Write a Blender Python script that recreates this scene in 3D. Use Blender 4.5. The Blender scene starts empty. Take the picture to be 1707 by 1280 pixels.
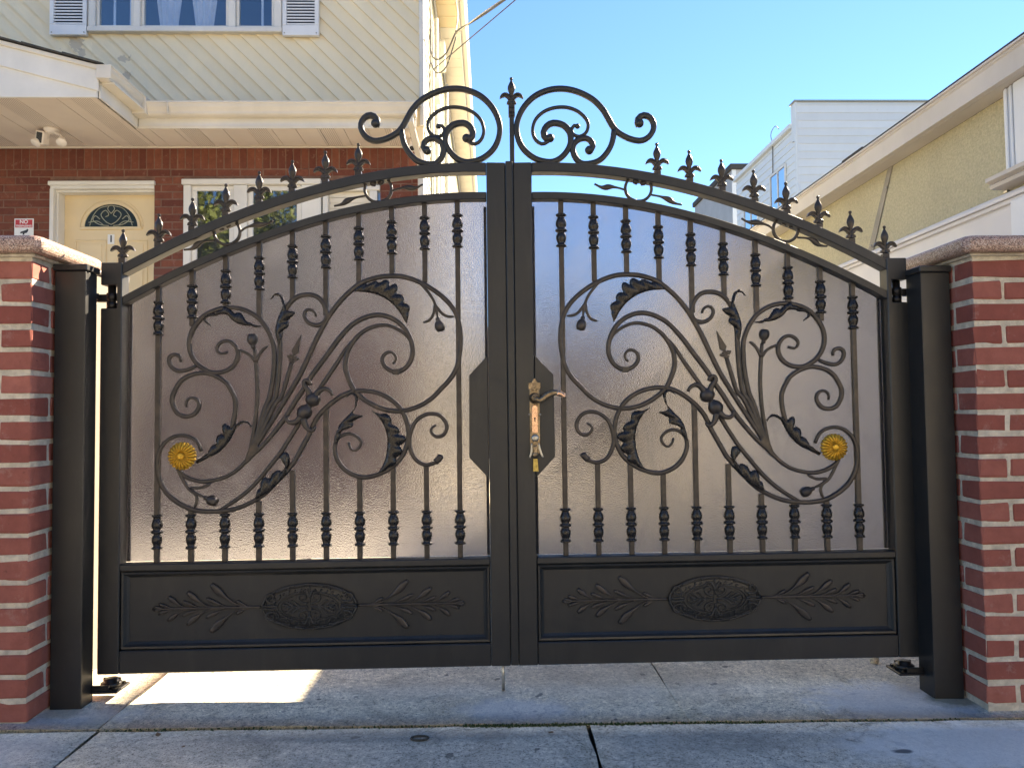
import bpy, bmesh, math, random
from mathutils import Vector, Matrix
random.seed(7)
S = bpy.context.scene
COL = S.collection
PI = math.pi

# ------------------------------------------------------------------ camera
cam_d = bpy.data.cameras.new('camera'); cam = bpy.data.objects.new('camera', cam_d); COL.objects.link(cam)
cam_d.sensor_width = 36.0; cam_d.lens = 1250.0/1707.0*36.0; cam_d.clip_start = 0.05; cam_d.clip_end = 900
_psi, _th, _ph = math.radians(1.69), math.radians(2.35), math.radians(0.69)
_f = Vector((math.sin(_psi)*math.cos(_th), math.cos(_psi)*math.cos(_th), math.sin(_th)))
_r0 = Vector((math.cos(_psi), -math.sin(_psi), 0)); _u0 = _r0.cross(_f)
_r = _r0*math.cos(_ph)-_u0*math.sin(_ph); _u = _r0*math.sin(_ph)+_u0*math.cos(_ph)
cam.matrix_world = Matrix(((_r.x, _u.x, -_f.x, -0.067), (_r.y, _u.y, -_f.y, -2.43), (_r.z, _u.z, -_f.z, 0.905), (0, 0, 0, 1)))
S.camera = cam
# ------------------------------------------------------------------ sky, sun, exposure
SUN = Vector((1.15, 1.08, 1.0)).normalized()
W = bpy.data.worlds.new('World'); S.world = W; W.use_nodes = True
wn = W.node_tree; sky = wn.nodes.new('ShaderNodeTexSky'); sky.sky_type = 'NISHITA'; sky.sun_disc = False
sky.sun_elevation = math.asin(SUN.z); sky.sun_rotation = math.atan2(SUN.x, SUN.y)
sky.air_density = 1.0; sky.dust_density = 0.0; sky.ozone_density = 10.0; sky.altitude = 0
wn.links.new(sky.outputs[0], wn.nodes['Background'].inputs[0]); wn.nodes['Background'].inputs[1].default_value = 0.070
sd = bpy.data.lights.new('sun', 'SUN'); sd.energy = 5.0; sd.angle = math.radians(0.5); sd.color = (1.0, 0.91, 0.78)
so = bpy.data.objects.new('sun', sd); COL.objects.link(so); so.rotation_euler = SUN.to_track_quat('Z', 'Y').to_euler(); so.location = (6, 6, 8)
S.view_settings.view_transform = 'Standard'; S.view_settings.look = 'None'; S.view_settings.gamma = 1.0
S.view_settings.exposure = 2.28
S.view_settings.use_white_balance = True; S.view_settings.white_balance_temperature = 7700; S.view_settings.white_balance_tint = 10
S.render.engine = 'CYCLES'
S.cycles.max_bounces = 10; S.cycles.transmission_bounces = 8; S.cycles.transparent_max_bounces = 8
S.cycles.caustics_reflective = False; S.cycles.sample_clamp_indirect = 6

# ------------------------------------------------------------------ materials
class NT:
    def __init__(s, name):
        s.m = bpy.data.materials.new(name); s.m.use_nodes = True; s.t = s.m.node_tree
        s.p = s.t.nodes['Principled BSDF']; s.out = s.t.nodes['Material Output']
        s.co = s.t.nodes.new('ShaderNodeTexCoord').outputs['Object']; s.pos = s.t.nodes.new('ShaderNodeNewGeometry').outputs['Position']
    def n(s, typ, **kw):
        o = s.t.nodes.new(typ)
        for k, v in kw.items():
            if k in o.inputs: o.inputs[k].default_value = v
            else: setattr(o, k, v)
        return o
    def l(s, a, b): s.t.links.new(a, b)
    def noise(s, scale, detail=4, rough=.55, vec=None, dist=0.0):
        o = s.n('ShaderNodeTexNoise', Scale=scale, Detail=detail, Roughness=rough, Distortion=dist); s.l(vec or s.pos, o.inputs['Vector']); return o.outputs['Fac']
    def ramp(s, fac, *stops):
        o = s.n('ShaderNodeValToRGB'); e = o.color_ramp.elements
        while len(e) < len(stops): e.new(.5)
        for i, (p, c) in enumerate(stops):
            e[i].position = p; e[i].color = (c, c, c, 1) if isinstance(c, (int, float)) else (*c, 1)
        s.l(fac, o.inputs[0]); return o.outputs[0]
    def mix(s, fac, a, b, mode='MIX'):
        o = s.n('ShaderNodeMix', data_type='RGBA', blend_type=mode)
        for i, v in ((0, fac), (6, a), (7, b)):
            if isinstance(v, (int, float)): o.inputs[i].default_value = v
            elif isinstance(v, tuple): o.inputs[i].default_value = (*v, 1)
            else: s.l(v, o.inputs[i])
        return o.outputs[2]
    def math(s, op, a, b=None):
        o = s.n('ShaderNodeMath', operation=op)
        for i, v in enumerate((a, b)):
            if v is None: continue
            if isinstance(v, (int, float)): o.inputs[i].default_value = v
            else: s.l(v, o.inputs[i])
        return o.outputs[0]
    def mapping(s, scale=(1, 1, 1), rot=(0, 0, 0), loc=(0, 0, 0), vec=None):
        o = s.n('ShaderNodeMapping'); o.inputs['Scale'].default_value = scale; o.inputs['Rotation'].default_value = rot; o.inputs['Location'].default_value = loc
        s.l(vec or s.pos, o.inputs[0]); return o.outputs[0]
    def bump(s, h, strength=.3, dist=.002):
        o = s.n('ShaderNodeBump', Strength=strength, Distance=dist); s.l(h, o.inputs['Height'])
        s.l(o.outputs[0], s.p.inputs['Normal']); return o.outputs[0]
    def set(s, color=None, rough=None, metal=None, spec=None, coat=None, trans=None, ior=None):
        for k, v in (('Base Color', color), ('Roughness', rough), ('Metallic', metal), ('Specular IOR Level', spec), ('Coat Weight', coat), ('Transmission Weight', trans), ('IOR', ior)):
            if v is None: continue
            if isinstance(v, tuple): s.p.inputs[k].default_value = (*v, 1)
            elif isinstance(v, (int, float)): s.p.inputs[k].default_value = v
            else: s.l(v, s.p.inputs[k])
        return s
    def rnd(s): return s.n('ShaderNodeObjectInfo').outputs['Random']

def simple(name, c, rough=.6, var=.25, scale=6, bs=0.0, bscale=80, bd=.002, metal=0, spec=None, grime=0.0):
    t = NT(name); n1 = t.noise(scale, 6, .6)
    lo = tuple(x*(1-var) for x in c); hi = tuple(min(1, x*(1+var*.6)) for x in c)
    col = t.ramp(n1, (.3, lo), (.7, hi))
    if grime:
        g = t.ramp(t.noise(2.3, 8, .7, t.mapping((1, 1, .35))), (.45, 0), (.75, grime)); col = t.mix(g, col, tuple(x*.35 for x in c))
    rr = t.ramp(t.noise(scale*4, 4), (.3, max(.02, rough-.12)), (.7, min(1, rough+.1)))
    t.set(col, rr, metal, spec)
    if bs: t.bump(t.noise(bscale, 5, .6), bs, bd)
    return t.m

def m_iron():
    t = NT('satin_black_paint'); n1 = t.noise(3, 6, .6); n2 = t.noise(420, 2)
    col = t.ramp(n1, (.3, (.0125, .0130, .0137)), (.75, (.0195, .0198, .0202)))
    du = t.ramp(t.noise(9, 9, .75, t.mapping((1.6, 1, .45))), (.50, 0), (.82, .38)); col = t.mix(du, col, (.06, .056, .050)); fl_ = t.ramp(t.noise(150, 3, .6), (.70, 0), (.78, .5)); col = t.mix(fl_, col, (.10, .09, .075))
    t.set(col, t.ramp(t.noise(7, 6), (.3, .33), (.7, .48)), 0, .5); t.bump(n2, .12, .0006); return t.m
def m_bronze():
    t = NT('bronzed_black_iron'); n1 = t.noise(38, 5, .65)
    col = t.ramp(n1, (.35, (.026, .022, .020)), (.6, (.050, .040, .033)), (.82, (.115, .078, .055)))
    t.set(col, t.ramp(t.noise(60, 3), (.3, .28), (.7, .46)), .25, .5); t.bump(t.noise(260, 3), .25, .0008); return t.m
def m_panel():
    t = NT('pebbled_frosted_sheet')
    v = t.n('ShaderNodeTexVoronoi', Scale=280.0, feature='SMOOTH_F1'); v.inputs['Smoothness'].default_value = .8; t.l(t.pos, v.inputs['Vector'])
    peb = t.math('ADD', v.outputs['Distance'], t.math('MULTIPLY', t.noise(520, 2), .5))
    smear = t.ramp(t.noise(4.5, 9, .74, t.mapping((1.2, 1, .7), (0, .5, 0)), 1.2), (.52, 0), (.78, .55))
    col = t.mix(smear, (.165, .160, .175), (.52, .51, .53))
    t.set((.50, .497, .545), .24, 0, .5, None, 1.0, 1.22)
    bn = t.bump(peb, 1.0, .0014)
    tl = t.n('ShaderNodeBsdfTranslucent'); t.l(col, tl.inputs[0]); t.l(bn, tl.inputs['Normal'])
    df = t.n('ShaderNodeBsdfDiffuse'); t.l(col, df.inputs[0]); t.l(bn, df.inputs['Normal'])
    a = t.n('ShaderNodeMixShader'); a.inputs[0].default_value = .55; t.l(tl.outputs[0], a.inputs[1]); t.l(df.outputs[0], a.inputs[2])
    b = t.n('ShaderNodeMixShader'); t.l(t.math('ADD', t.math('MULTIPLY', smear, .22), .20), b.inputs[0]); t.l(t.p.outputs[0], b.inputs[1]); t.l(a.outputs[0], b.inputs[2])
    t.l(b.outputs[0], t.out.inputs[0]); return t.m
def m_brick(name, lo, hi, bs=.35):
    t = NT(name); r = t.rnd(); base = t.ramp(r, (0, lo), (.5, tuple((a+b)/2 for a, b in zip(lo, hi))), (1, hi))
    n = t.noise(24, 7, .65); col = t.mix(t.ramp(n, (.35, .0), (.75, .45)), base, tuple(x*.55 for x in lo))
    ef = t.ramp(t.noise(14, 8, .75), (.57, 0), (.80, .5)); col = t.mix(ef, col, (.46, .35, .30)); dk = t.ramp(t.noise(70, 5, .7), (.62, 0), (.74, .55)); col = t.mix(dk, col, tuple(x*.4 for x in lo))
    t.set(col, .82, 0, .3); t.bump(t.noise(180, 6, .7), bs, .0016); return t.m
def m_concrete(name, a, b, stains_and_lift=()):
    t = NT(name); n = t.noise(1.7, 8, .68); col = t.ramp(n, (.3, a), (.7, b))
    sp = t.ramp(t.noise(62, 6, .85), (.38, .45), (.45, .92), (.54, 1.02), (.62, 1.45)); col = t.mix(1.0, col, sp, 'MULTIPLY')
    blot = t.ramp(t.noise(7, 9, .75, None, .8), (.40, .80), (.56, 1.06)); col = t.mix(1.0, col, blot, 'MULTIPLY')
    vo = t.n('ShaderNodeTexVoronoi', Scale=2.1, feature='DISTANCE_TO_EDGE'); t.l(t.n('ShaderNodeVectorMath', operation='ADD').outputs[0], vo.inputs['Vector'])
    va = vo.inputs['Vector'].links[0].from_node; t.l(t.pos, va.inputs[0]); nz = t.n('ShaderNodeTexNoise', Scale=6.0, Detail=6.0); t.l(t.pos, nz.inputs['Vector']); sc = t.n('ShaderNodeVectorMath', operation='SCALE'); sc.inputs['Scale'].default_value = .22; t.l(nz.outputs['Color'], sc.inputs[0]); t.l(sc.outputs[0], va.inputs[1])
    crk = t.math('MULTIPLY', t.ramp(vo.outputs['Distance'], (.0, 1), (.006, 0)), t.ramp(t.noise(1.3, 3), (.50, 0), (.60, .65))); col = t.mix(crk, col, (.10, .095, .085))
    gum = t.ramp(t.noise(19, 2, .3), (.735, 0), (.755, .75)); col = t.mix(gum, col, (.09, .088, .085))
    pit = t.ramp(t.noise(200, 2, .5), (.36, .45), (.42, 1.0)); col = t.mix(1.0, col, pit, 'MULTIPLY')
    for (cx, cy, rx, ry, c, amt) in stains_and_lift:
        mp = t.mapping((1/rx, 1/ry, 0), (0, 0, 0), (-cx/rx, -cy/ry, 0))
        ln = t.n('ShaderNodeVectorMath', operation='LENGTH'); t.l(mp, ln.inputs[0])
        d = t.math('ADD', ln.outputs['Value'], t.math('MULTIPLY', t.math('SUBTRACT', t.noise(16, 8, .72), .5), 1.5))
        col = t.mix(t.math('MULTIPLY', t.ramp(d, (.55, 1), (1.0, 0)), amt), col, c)
    t.set(col, .9, 0, .25); h = t.math('ADD', t.noise(60, 8, .75), t.math('MULTIPLY', t.noise(260, 3), .5)); t.bump(h, .55, .004); return t.m
def m_granite():
    t = NT('pink_granite'); v = t.n('ShaderNodeTexVoronoi', Scale=420.0); t.l(t.pos, v.inputs['Vector'])
    sep = t.n('ShaderNodeSeparateColor'); t.l(v.outputs['Color'], sep.inputs[0])
    col = t.ramp(sep.outputs[0], (.0, (.05, .04, .035)), (.14, (.15, .09, .07)), (.34, (.30, .185, .14)), (.7, (.43, .27, .21)), (.95, (.56, .45, .38)))
    t.set(col, .42, 0, .5); t.bump(t.noise(190, 3), .2, .001); return t.m
def m_glass(name, tint, refl=.3, interior=(.02, .025, .03)):
    t = NT(name); tr = t.n('ShaderNodeBsdfTransparent'); tr.inputs[0].default_value = (*tint, 1)
    gl = t.n('ShaderNodeBsdfGlossy', Roughness=.02); gl.inputs[0].default_value = (.9, .95, 1, 1)
    b = t.n('ShaderNodeBump', Strength=.05, Distance=.01); t.l(t.noise(3.0, 2), b.inputs['Height']); t.l(b.outputs[0], gl.inputs['Normal'])
    m = t.n('ShaderNodeMixShader'); m.inputs[0].default_value = refl; t.l(tr.outputs[0], m.inputs[1]); t.l(gl.outputs[0], m.inputs[2]); t.l(m.outputs[0], t.out.inputs[0]); return t.m
def m_wallbrick():
    t = NT('brickwork_below'); b = t.n('ShaderNodeTexBrick', Scale=1.0); b.inputs['Brick Width'].default_value = .205; b.inputs['Row Height'].default_value = .068; b.inputs['Mortar Size'].default_value = .006
    b.inputs['Color1'].default_value = (.13, .042, .030, 1); b.inputs['Color2'].default_value = (.18, .062, .042, 1); b.inputs['Mortar'].default_value = (.17, .11, .085, 1)
    t.l(t.mapping((1, 1, 1), (PI/2, 0, 0)), b.inputs['Vector']); t.set(b.outputs[0], .85); return t.m
def m_siding(name, c, grime, scars=()):
    t = NT(name); r = t.rnd(); base = t.mix(r, tuple(x*.95 for x in c), tuple(min(1, x*1.04) for x in c))
    g = t.ramp(t.noise(3.2, 8, .72, t.mapping((1, 1, .6))), (.42, 0), (.80, grime)); col = t.mix(g, base, (.33, .31, .26))
    sp = t.ramp(t.noise(2.1, 9, .8, t.mapping((1, 1, 1), (0, 0, 0), (5, 2, 1))), (.655, 0), (.70, .5)); col = t.mix(sp, col, (.28, .26, .23))
    for (cx, cz, rx, rz, ang) in scars:
        mp = t.mapping((1/rx, 0, 1/rz), (0, 0, 0), (-cx/rx, 0, -cz/rz)); ln = t.n('ShaderNodeVectorMath', operation='LENGTH'); t.l(mp, ln.inputs[0])
        d = t.math('ADD', ln.outputs['Value'], t.math('MULTIPLY', t.math('SUBTRACT', t.noise(22, 6, .7), .5), 2.6)); col = t.mix(t.ramp(d, (.7, .6), (.85, 0)), col, (.38, .33, .27))
    t.set(col, .55, 0, .35); t.bump(t.noise(140, 3), .12, .001); return t.m
def m_soffit():
    t = NT('soffit_vinyl'); v = t.n('ShaderNodeTexVoronoi', Scale=58.0); v.inputs['Randomness'].default_value = 0; t.l(t.mapping((1, 1, 0)), v.inputs['Vector'])
    w = t.n('ShaderNodeTexWave', Scale=.55); w.wave_type = 'BANDS'; w.bands_direction = 'X'; t.l(t.pos, w.inputs['Vector'])
    band = t.ramp(w.outputs['Fac'], (.80, 0), (.83, 1)); hole = t.ramp(v.outputs['Distance'], (.20, 1), (.28, 0))
    base = t.ramp(t.noise(2.2, 6), (.3, (.72, .62, .53)), (.7, (.80, .71, .61)))
    col = t.mix(t.math('MULTIPLY', t.math('MULTIPLY', band, hole), .8), base, (.12, .09, .07)); t.set(col, .6, 0, .3); return t.m

DARKCAST = simple('dark_cast_iron', (.021, .0175, .015), .29, .45, 50, .4, 200, .001, metal=.25); IRON = m_iron(); BRONZE = m_bronze(); PANEL = m_panel()
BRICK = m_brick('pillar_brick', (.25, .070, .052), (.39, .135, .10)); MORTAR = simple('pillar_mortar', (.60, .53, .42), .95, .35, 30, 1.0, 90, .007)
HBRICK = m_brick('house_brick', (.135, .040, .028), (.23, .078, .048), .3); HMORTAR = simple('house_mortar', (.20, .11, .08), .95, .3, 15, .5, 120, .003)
GRANITE = m_granite(); WALLB = m_wallbrick()
STN = ((1.20, -.10, .34, .20, (.66, .67, .68), .7), (.02, -.13, .22, .12, (.62, .64, .66), .55), (-1.30, -.14, .24, .10, (.58, .59, .60), .55), (1.36, -.09, .09, .07, (.10, .11, .05), .7), (-1.36, -.10, .08, .06, (.16, .16, .10), .5), (.35, .1, .5, .22, (.40, .37, .32), .35), (-.25, .05, .3, .14, (.34, .31, .27), .35), (-.79, .0, .11, .05, (.70, .66, .56), .6))
APRON = m_concrete('driveway_concrete', (.72, .645, .50), (.84, .765, .61), STN)
WALK = m_concrete('sidewalk_concrete', (.50, .458, .38), (.64, .595, .50), ((1.25, -.40, .45, .20, (.76, .75, .72), .7), (-.35, -.30, .6, .05, (.22, .215, .20), .5), (-1.45, -.4, .28, .2, (.48, .48, .48), .5), (.55, -.36, .35, .1, (.25, .24, .22), .4), (1.014, -.439, .03, .016, (.08, .08, .085), .9)))  # big pale stain at right lightened further to offset the shadow there
WHITE = simple('white_trim_paint', (.74, .715, .66), .5, .10, 3, .08, 60, .001, grime=.12)
CREAMTRIM = simple('cream_aluminium_trim', (.74, .68, .57), .5, .10, 3, .06, 60, .001, grime=.12)
GUTTER = simple('almond_gutter_paint', (.72, .66, .56), .42, .08, 3, .05, 50, .001, grime=.14)
SIDING = m_siding('cream_vinyl_siding', (.83, .72, .51), .20, ((-3.74, 4.29, .07, .10, 0), (-3.69, 4.17, .04, .08, 0), (-3.32, 4.14, .07, .035, 0), (-3.30, 3.97, .05, .06, 0))); SIDESID = m_siding('pale_side_siding', (.70, .66, .50), .15)
SOFFIT = m_soffit(); DOORC = simple('cream_door_paint', (.74, .59, .36), .42, .07, 3, .06, 90, .001)
SHUT = simple('white_shutter_vinyl', (.76, .77, .78), .5, .08, 4)
SHINGLE = simple('dark_roof_shingle', (.06, .055, .05), .95, .4, 30, .8, 160, .005)
WGLASS = m_glass('window_glass', (.86, .90, .94), .11); DGLASS = m_glass('leaded_glass', (.75, .78, .70), .012)
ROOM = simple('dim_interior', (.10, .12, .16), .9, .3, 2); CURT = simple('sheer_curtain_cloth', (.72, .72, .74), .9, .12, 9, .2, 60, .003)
STUCCO = simple('yellow_stucco', (.62, .545, .35), .93, .20, 85, 1.0, 140, .008, grime=.22)
GWHITE = simple('garage_white_cladding', (.70, .67, .66), .5, .06, 2, .05, 40, .001, grime=.08)
GTRIM = simple('garage_fascia_paint', (.60, .545, .49), .55, .10, 4, .12, 30, .002, grime=.22)
FSID = m_siding('far_white_siding', (.72, .74, .74), .10)
BRASS = simple('antique_brass', (.25, .19, .125), .34, .6, 70, .4, 160, .001, metal=.9)
COPPER = simple('worn_copper', (.60, .38, .26), .26, .25, 50, .2, 120, .001, metal=.95)
GOLD = simple('gold_paint', (.68, .38, .04), .36, .5, 140, .3, 250, .001, metal=.6)
STEEL = simple('zinc_steel', (.45, .43, .38), .35, .3, 60, .2, 150, .001, metal=.8)
RUST = simple('oily_dark_steel', (.022, .019, .017), .38, .4, 40, .5, 90, .002, metal=.4)
LEAD = simple('lead_came', (.42, .38, .25), .4, .25, 40, 0, 80, .001, metal=.7)
REDP = simple('sign_red', (.52, .03, .035), .45, .05); WHP = simple('sign_white', (.78, .78, .76), .45, .05); BLK = simple('black_plastic', (.012, .012, .013), .35, .1); LAMPW = simple('white_plastic', (.80, .74, .68), .35, .05)
CABLE = simple('cable_sheath', (.10, .095, .085), .6, .2, 30); PIPE = simple('painted_conduit', (.78, .76, .66), .45, .1, 12)
BARK = simple('grey_bark', (.16, .13, .11), .95, .35, 12, .6, 60, .006)
LEAFM = simple('street_tree_leaf', (.22, .24, .05), .6, .4, 1.2); MOSS = simple('moss', (.055, .075, .022), .95, .45, 60); DEADL = simple('dead_leaf', (.20, .11, .055), .8, .3, 60)
ASPH = simple('asphalt', (.055, .055, .057), .92, .25, 9, .7, 200, .006); EARTH = simple('backlot_ground', (.16, .15, .13), .95, .3, 1.5, .6, 40, .02); JOINTM = simple('dark_joint_dirt', (.055, .052, .042), .98, .4, 60, .8, 120, .004)

# ------------------------------------------------------------------ mesh helpers
def wloc(p):
    return Vector(p.location)
def link(o, parent=None):
    COL.objects.link(o)
    if parent is not None:
        o.parent = parent; o.matrix_parent_inverse = Matrix.Translation(-wloc(parent))
    return o
def obj(name, verts, faces, mat, parent=None, smooth=False, recalc=True):
    me = bpy.data.meshes.new(name); me.from_pydata([tuple(v) for v in verts], [], faces)
    if recalc:
        b = bmesh.new(); b.from_mesh(me); bmesh.ops.recalc_face_normals(b, faces=b.faces); b.to_mesh(me); b.free()
    if smooth: me.polygons.foreach_set('use_smooth', [True]*len(me.polygons))
    if mat is not None: me.materials.append(mat)
    return link(bpy.data.objects.new(name, me), parent)
def thing(name, label, cat, loc=(0, 0, 0), group=None, kind=None):
    o = bpy.data.objects.new(name, None); o.location = loc; o.empty_display_size = .1; COL.objects.link(o); return tag(o, label, cat, group, kind)
def tag(o, label=None, cat=None, group=None, kind=None):
    for k, v in (('label', label), ('category', cat), ('group', group), ('kind', kind)):
        if v: o[k] = v
    return o
BF = [(0, 1, 3, 2), (4, 6, 7, 5), (0, 4, 5, 1), (2, 3, 7, 6), (0, 2, 6, 4), (1, 5, 7, 3)]
def bverts(x0, x1, y0, y1, z0, z1): return [(x, y, z) for x in (x0, x1) for y in (y0, y1) for z in (z0, z1)]
def bev(o, w, seg=1):
    if not w: return o
    b = bmesh.new(); b.from_mesh(o.data); bmesh.ops.bevel(b, geom=b.edges[:]+b.verts[:], offset=w, segments=seg, affect='EDGES', profile=.6); b.to_mesh(o.data); b.free(); return o
def box(name, x0, x1, y0, y1, z0, z1, mat, parent=None, bevel=0.0, seg=1):
    x0, x1 = min(x0, x1), max(x0, x1)
    return bev(obj(name, bverts(x0, x1, y0, y1, z0, z1), BF, mat, parent), bevel, seg)
def boxes(name, L, mat, parent=None, bevel=0.0):
    v, f = [], []
    for b in L:
        k = len(v); v += bverts(min(b[0], b[1]), max(b[0], b[1]), *b[2:]); f += [tuple(i+k for i in q) for q in BF]
    return bev(obj(name, v, f, mat, parent), bevel)
def prism(name, poly, y0, y1, mat, parent=None, bevel=0.0):
    n = len(poly); v = [(x, y0, z) for x, z in poly]+[(x, y1, z) for x, z in poly]
    f = [tuple(range(n)), tuple(range(2*n-1, n-1, -1))]+[(i, (i+1) % n, n+(i+1) % n, n+i) for i in range(n)]
    return bev(obj(name, v, f, mat, parent), bevel)
def extr(name, poly, axis, a, b, mat, parent=None):   # profile extruded along x or y
    n = len(poly)
    mk = (lambda t, p: (t, p[0], p[1])) if axis == 'x' else (lambda t, p: (p[0], t, p[1]))
    v = [mk(a, p) for p in poly]+[mk(b, p) for p in poly]
    f = [tuple(range(n)), tuple(range(2*n-1, n-1, -1))]+[(i, (i+1) % n, n+(i+1) % n, n+i) for i in range(n)]
    return obj(name, v, f, mat, parent)
def cr(pts, step):       # Catmull-Rom through points, resampled evenly
    P = [Vector(p) for p in pts]; P = [P[0]*2-P[1]]+P+[P[-1]*2-P[-2]]; out = []
    for i in range(1, len(P)-2):
        a, b, c, d = P[i-1:i+3]
        for k in range(10):
            t = k/10; out.append(.5*((2*b)+(c-a)*t+(2*a-5*b+4*c-d)*t*t+(3*b-a-3*c+d)*t**3))
    out.append(P[-2]); res = [out[0]]; acc = 0
    tot = sum((out[i+1]-out[i]).length for i in range(len(out)-1)); n = max(3, int(tot/step)); ds = tot/n; tgt = ds
    for i in range(len(out)-1):
        L = (out[i+1]-out[i]).length
        while L > 0 and acc+L >= tgt-1e-9 and len(res) < n: res.append(out[i].lerp(out[i+1], (tgt-acc)/L)); tgt += ds
        acc += L
    res.append(out[-1]); return res
OCT = [(-1, -.45), (-.8, -.85), (-.3, -1), (.3, -1), (.8, -.85), (1, -.45), (1, .6), (.75, 1), (-.75, 1), (-1, .6)]
def sweep(name, pts, hw, y, hd, mat, parent=None, step=.012, prof=OCT, smooth=True):
    """bar bent in the XZ plane; hw(t) half width, hd half depth"""
    P = cr([(p[0], p[1], 0) for p in pts], step); n = len(P); m = len(prof); v, f = [], []
    g = hw if callable(hw) else (lambda t: hw)
    for i, p in enumerate(P):
        d = (P[min(i+1, n-1)]-P[max(i-1, 0)]).normalized(); nx, nz = -d.y, d.x; w = g(i/(n-1)); q = min(1, .35+.65*w/.007) if w < .007 else 1
        for a, b in prof: v.append((p.x+nx*w*a, y+hd*b*q, p.y+nz*w*a))
    for i in range(n-1):
        for j in range(m): f.append((i*m+j, i*m+(j+1) % m, (i+1)*m+(j+1) % m, (i+1)*m+j))
    f += [tuple(range(m)), tuple(range(n*m-1, n*m-m-1, -1))]
    return obj(name, v, f, mat, parent, smooth)
def tube(name, pts, r, mat, parent=None, n=8, step=.05, smooth=True):
    P = cr(pts, step) if len(pts) > 2 else [Vector(p) for p in pts]; v, f = [], []; k = len(P)
    for i, p in enumerate(P):
        d = (P[min(i+1, k-1)]-P[max(i-1, 0)]).normalized(); a = d.cross(Vector((0, 0, 1)) if abs(d.z) < .9 else Vector((1, 0, 0))).normalized(); b = d.cross(a)
        rr = r(i/(k-1)) if callable(r) else r
        for j in range(n): t = 2*PI*j/n; v.append(p+a*rr*math.cos(t)+b*rr*math.sin(t))
    for i in range(k-1):
        for j in range(n): f.append((i*n+j, i*n+(j+1) % n, (i+1)*n+(j+1) % n, (i+1)*n+j))
    f += [tuple(range(n)), tuple(range(k*n-1, k*n-n-1, -1))]
    return obj(name, v, f, mat, parent, smooth)
def lathe_vf(prof, n, c=(0, 0, 0), ax=None, sy=1.0, flute=0.0):
    """profile (r, h) turned about an axis through c"""
    ax = Vector(ax or (0, 0, 1)).normalized(); a = ax.cross(Vector((0, 1, 0))).normalized() if abs(ax.y) < .9 else Vector((1, 0, 0)); b = a.cross(ax); v, f = [], []; c = Vector(c)
    for r, h in prof:
        for j in range(n):
            t = 2*PI*j/n; q = r*(1-flute*(j % 2)); v.append(c+ax*h+a*q*math.cos(t)+b*q*math.sin(t)*sy)
    for i in range(len(prof)-1):
        for j in range(n): f.append((i*n+j, i*n+(j+1) % n, (i+1)*n+(j+1) % n, (i+1)*n+j))
    k = len(v); f += [tuple(range(n)), tuple(range(k-1, k-n-1, -1))]; return v, f
def lathe(name, prof, n, mat, parent=None, c=(0, 0, 0), ax=None, sy=1.0, flute=0.0, smooth=True):
    v, f = lathe_vf(prof, n, c, ax, sy, flute); return obj(name, v, f, mat, parent, smooth)
def ball(name, c, r, mat, parent=None, n=10, sy=1.0):
    return lathe(name, [(max(.0002, r*math.sin(PI*i/6)), -r*math.cos(PI*i/6)) for i in range(7)], n, mat, parent, c, None, sy)
def merge(L):
    v, f = [], []
    for a, b in L: k = len(v); v += list(a); f += [tuple(i+k for i in q) for q in b]
    return v, f
def prism_vf(poly, y0, y1):
    n = len(poly); return [(x, y0, z) for x, z in poly]+[(x, y1, z) for x, z in poly], [tuple(range(n)), tuple(range(2*n-1, n-1, -1))]+[(i, (i+1) % n, n+(i+1) % n, n+i) for i in range(n)]
def text(name, s, size, loc, mat, parent=None, ext=.001, rot=(PI/2, 0, 0), sx=1.0, bold=.0):
    c = bpy.data.curves.new(name, 'FONT'); c.body = s; c.size = size; c.extrude = ext; c.align_x = 'CENTER'; c.align_y = 'CENTER'; c.offset = bold
    t = bpy.data.objects.new(name, c); COL.objects.link(t); bpy.context.view_layer.update()
    me = bpy.data.meshes.new_from_object(t.evaluated_get(bpy.context.evaluated_depsgraph_get())); bpy.data.objects.remove(t)
    me.transform(Matrix.Translation(loc) @ Matrix.Rotation(rot[2], 4, 'Z') @ Matrix.Rotation(rot[0], 4, 'X') @ Matrix.Diagonal((sx, 1, 1, 1))); me.materials.clear(); me.materials.append(mat)
    return link(bpy.data.objects.new(name, me), parent)
WORN = simple('rubbed_black_casting', (.030, .029, .028), .34, .5, 45, .3, 160, .001, metal=.35)
def gz(x): return .015-.011*x

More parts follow.
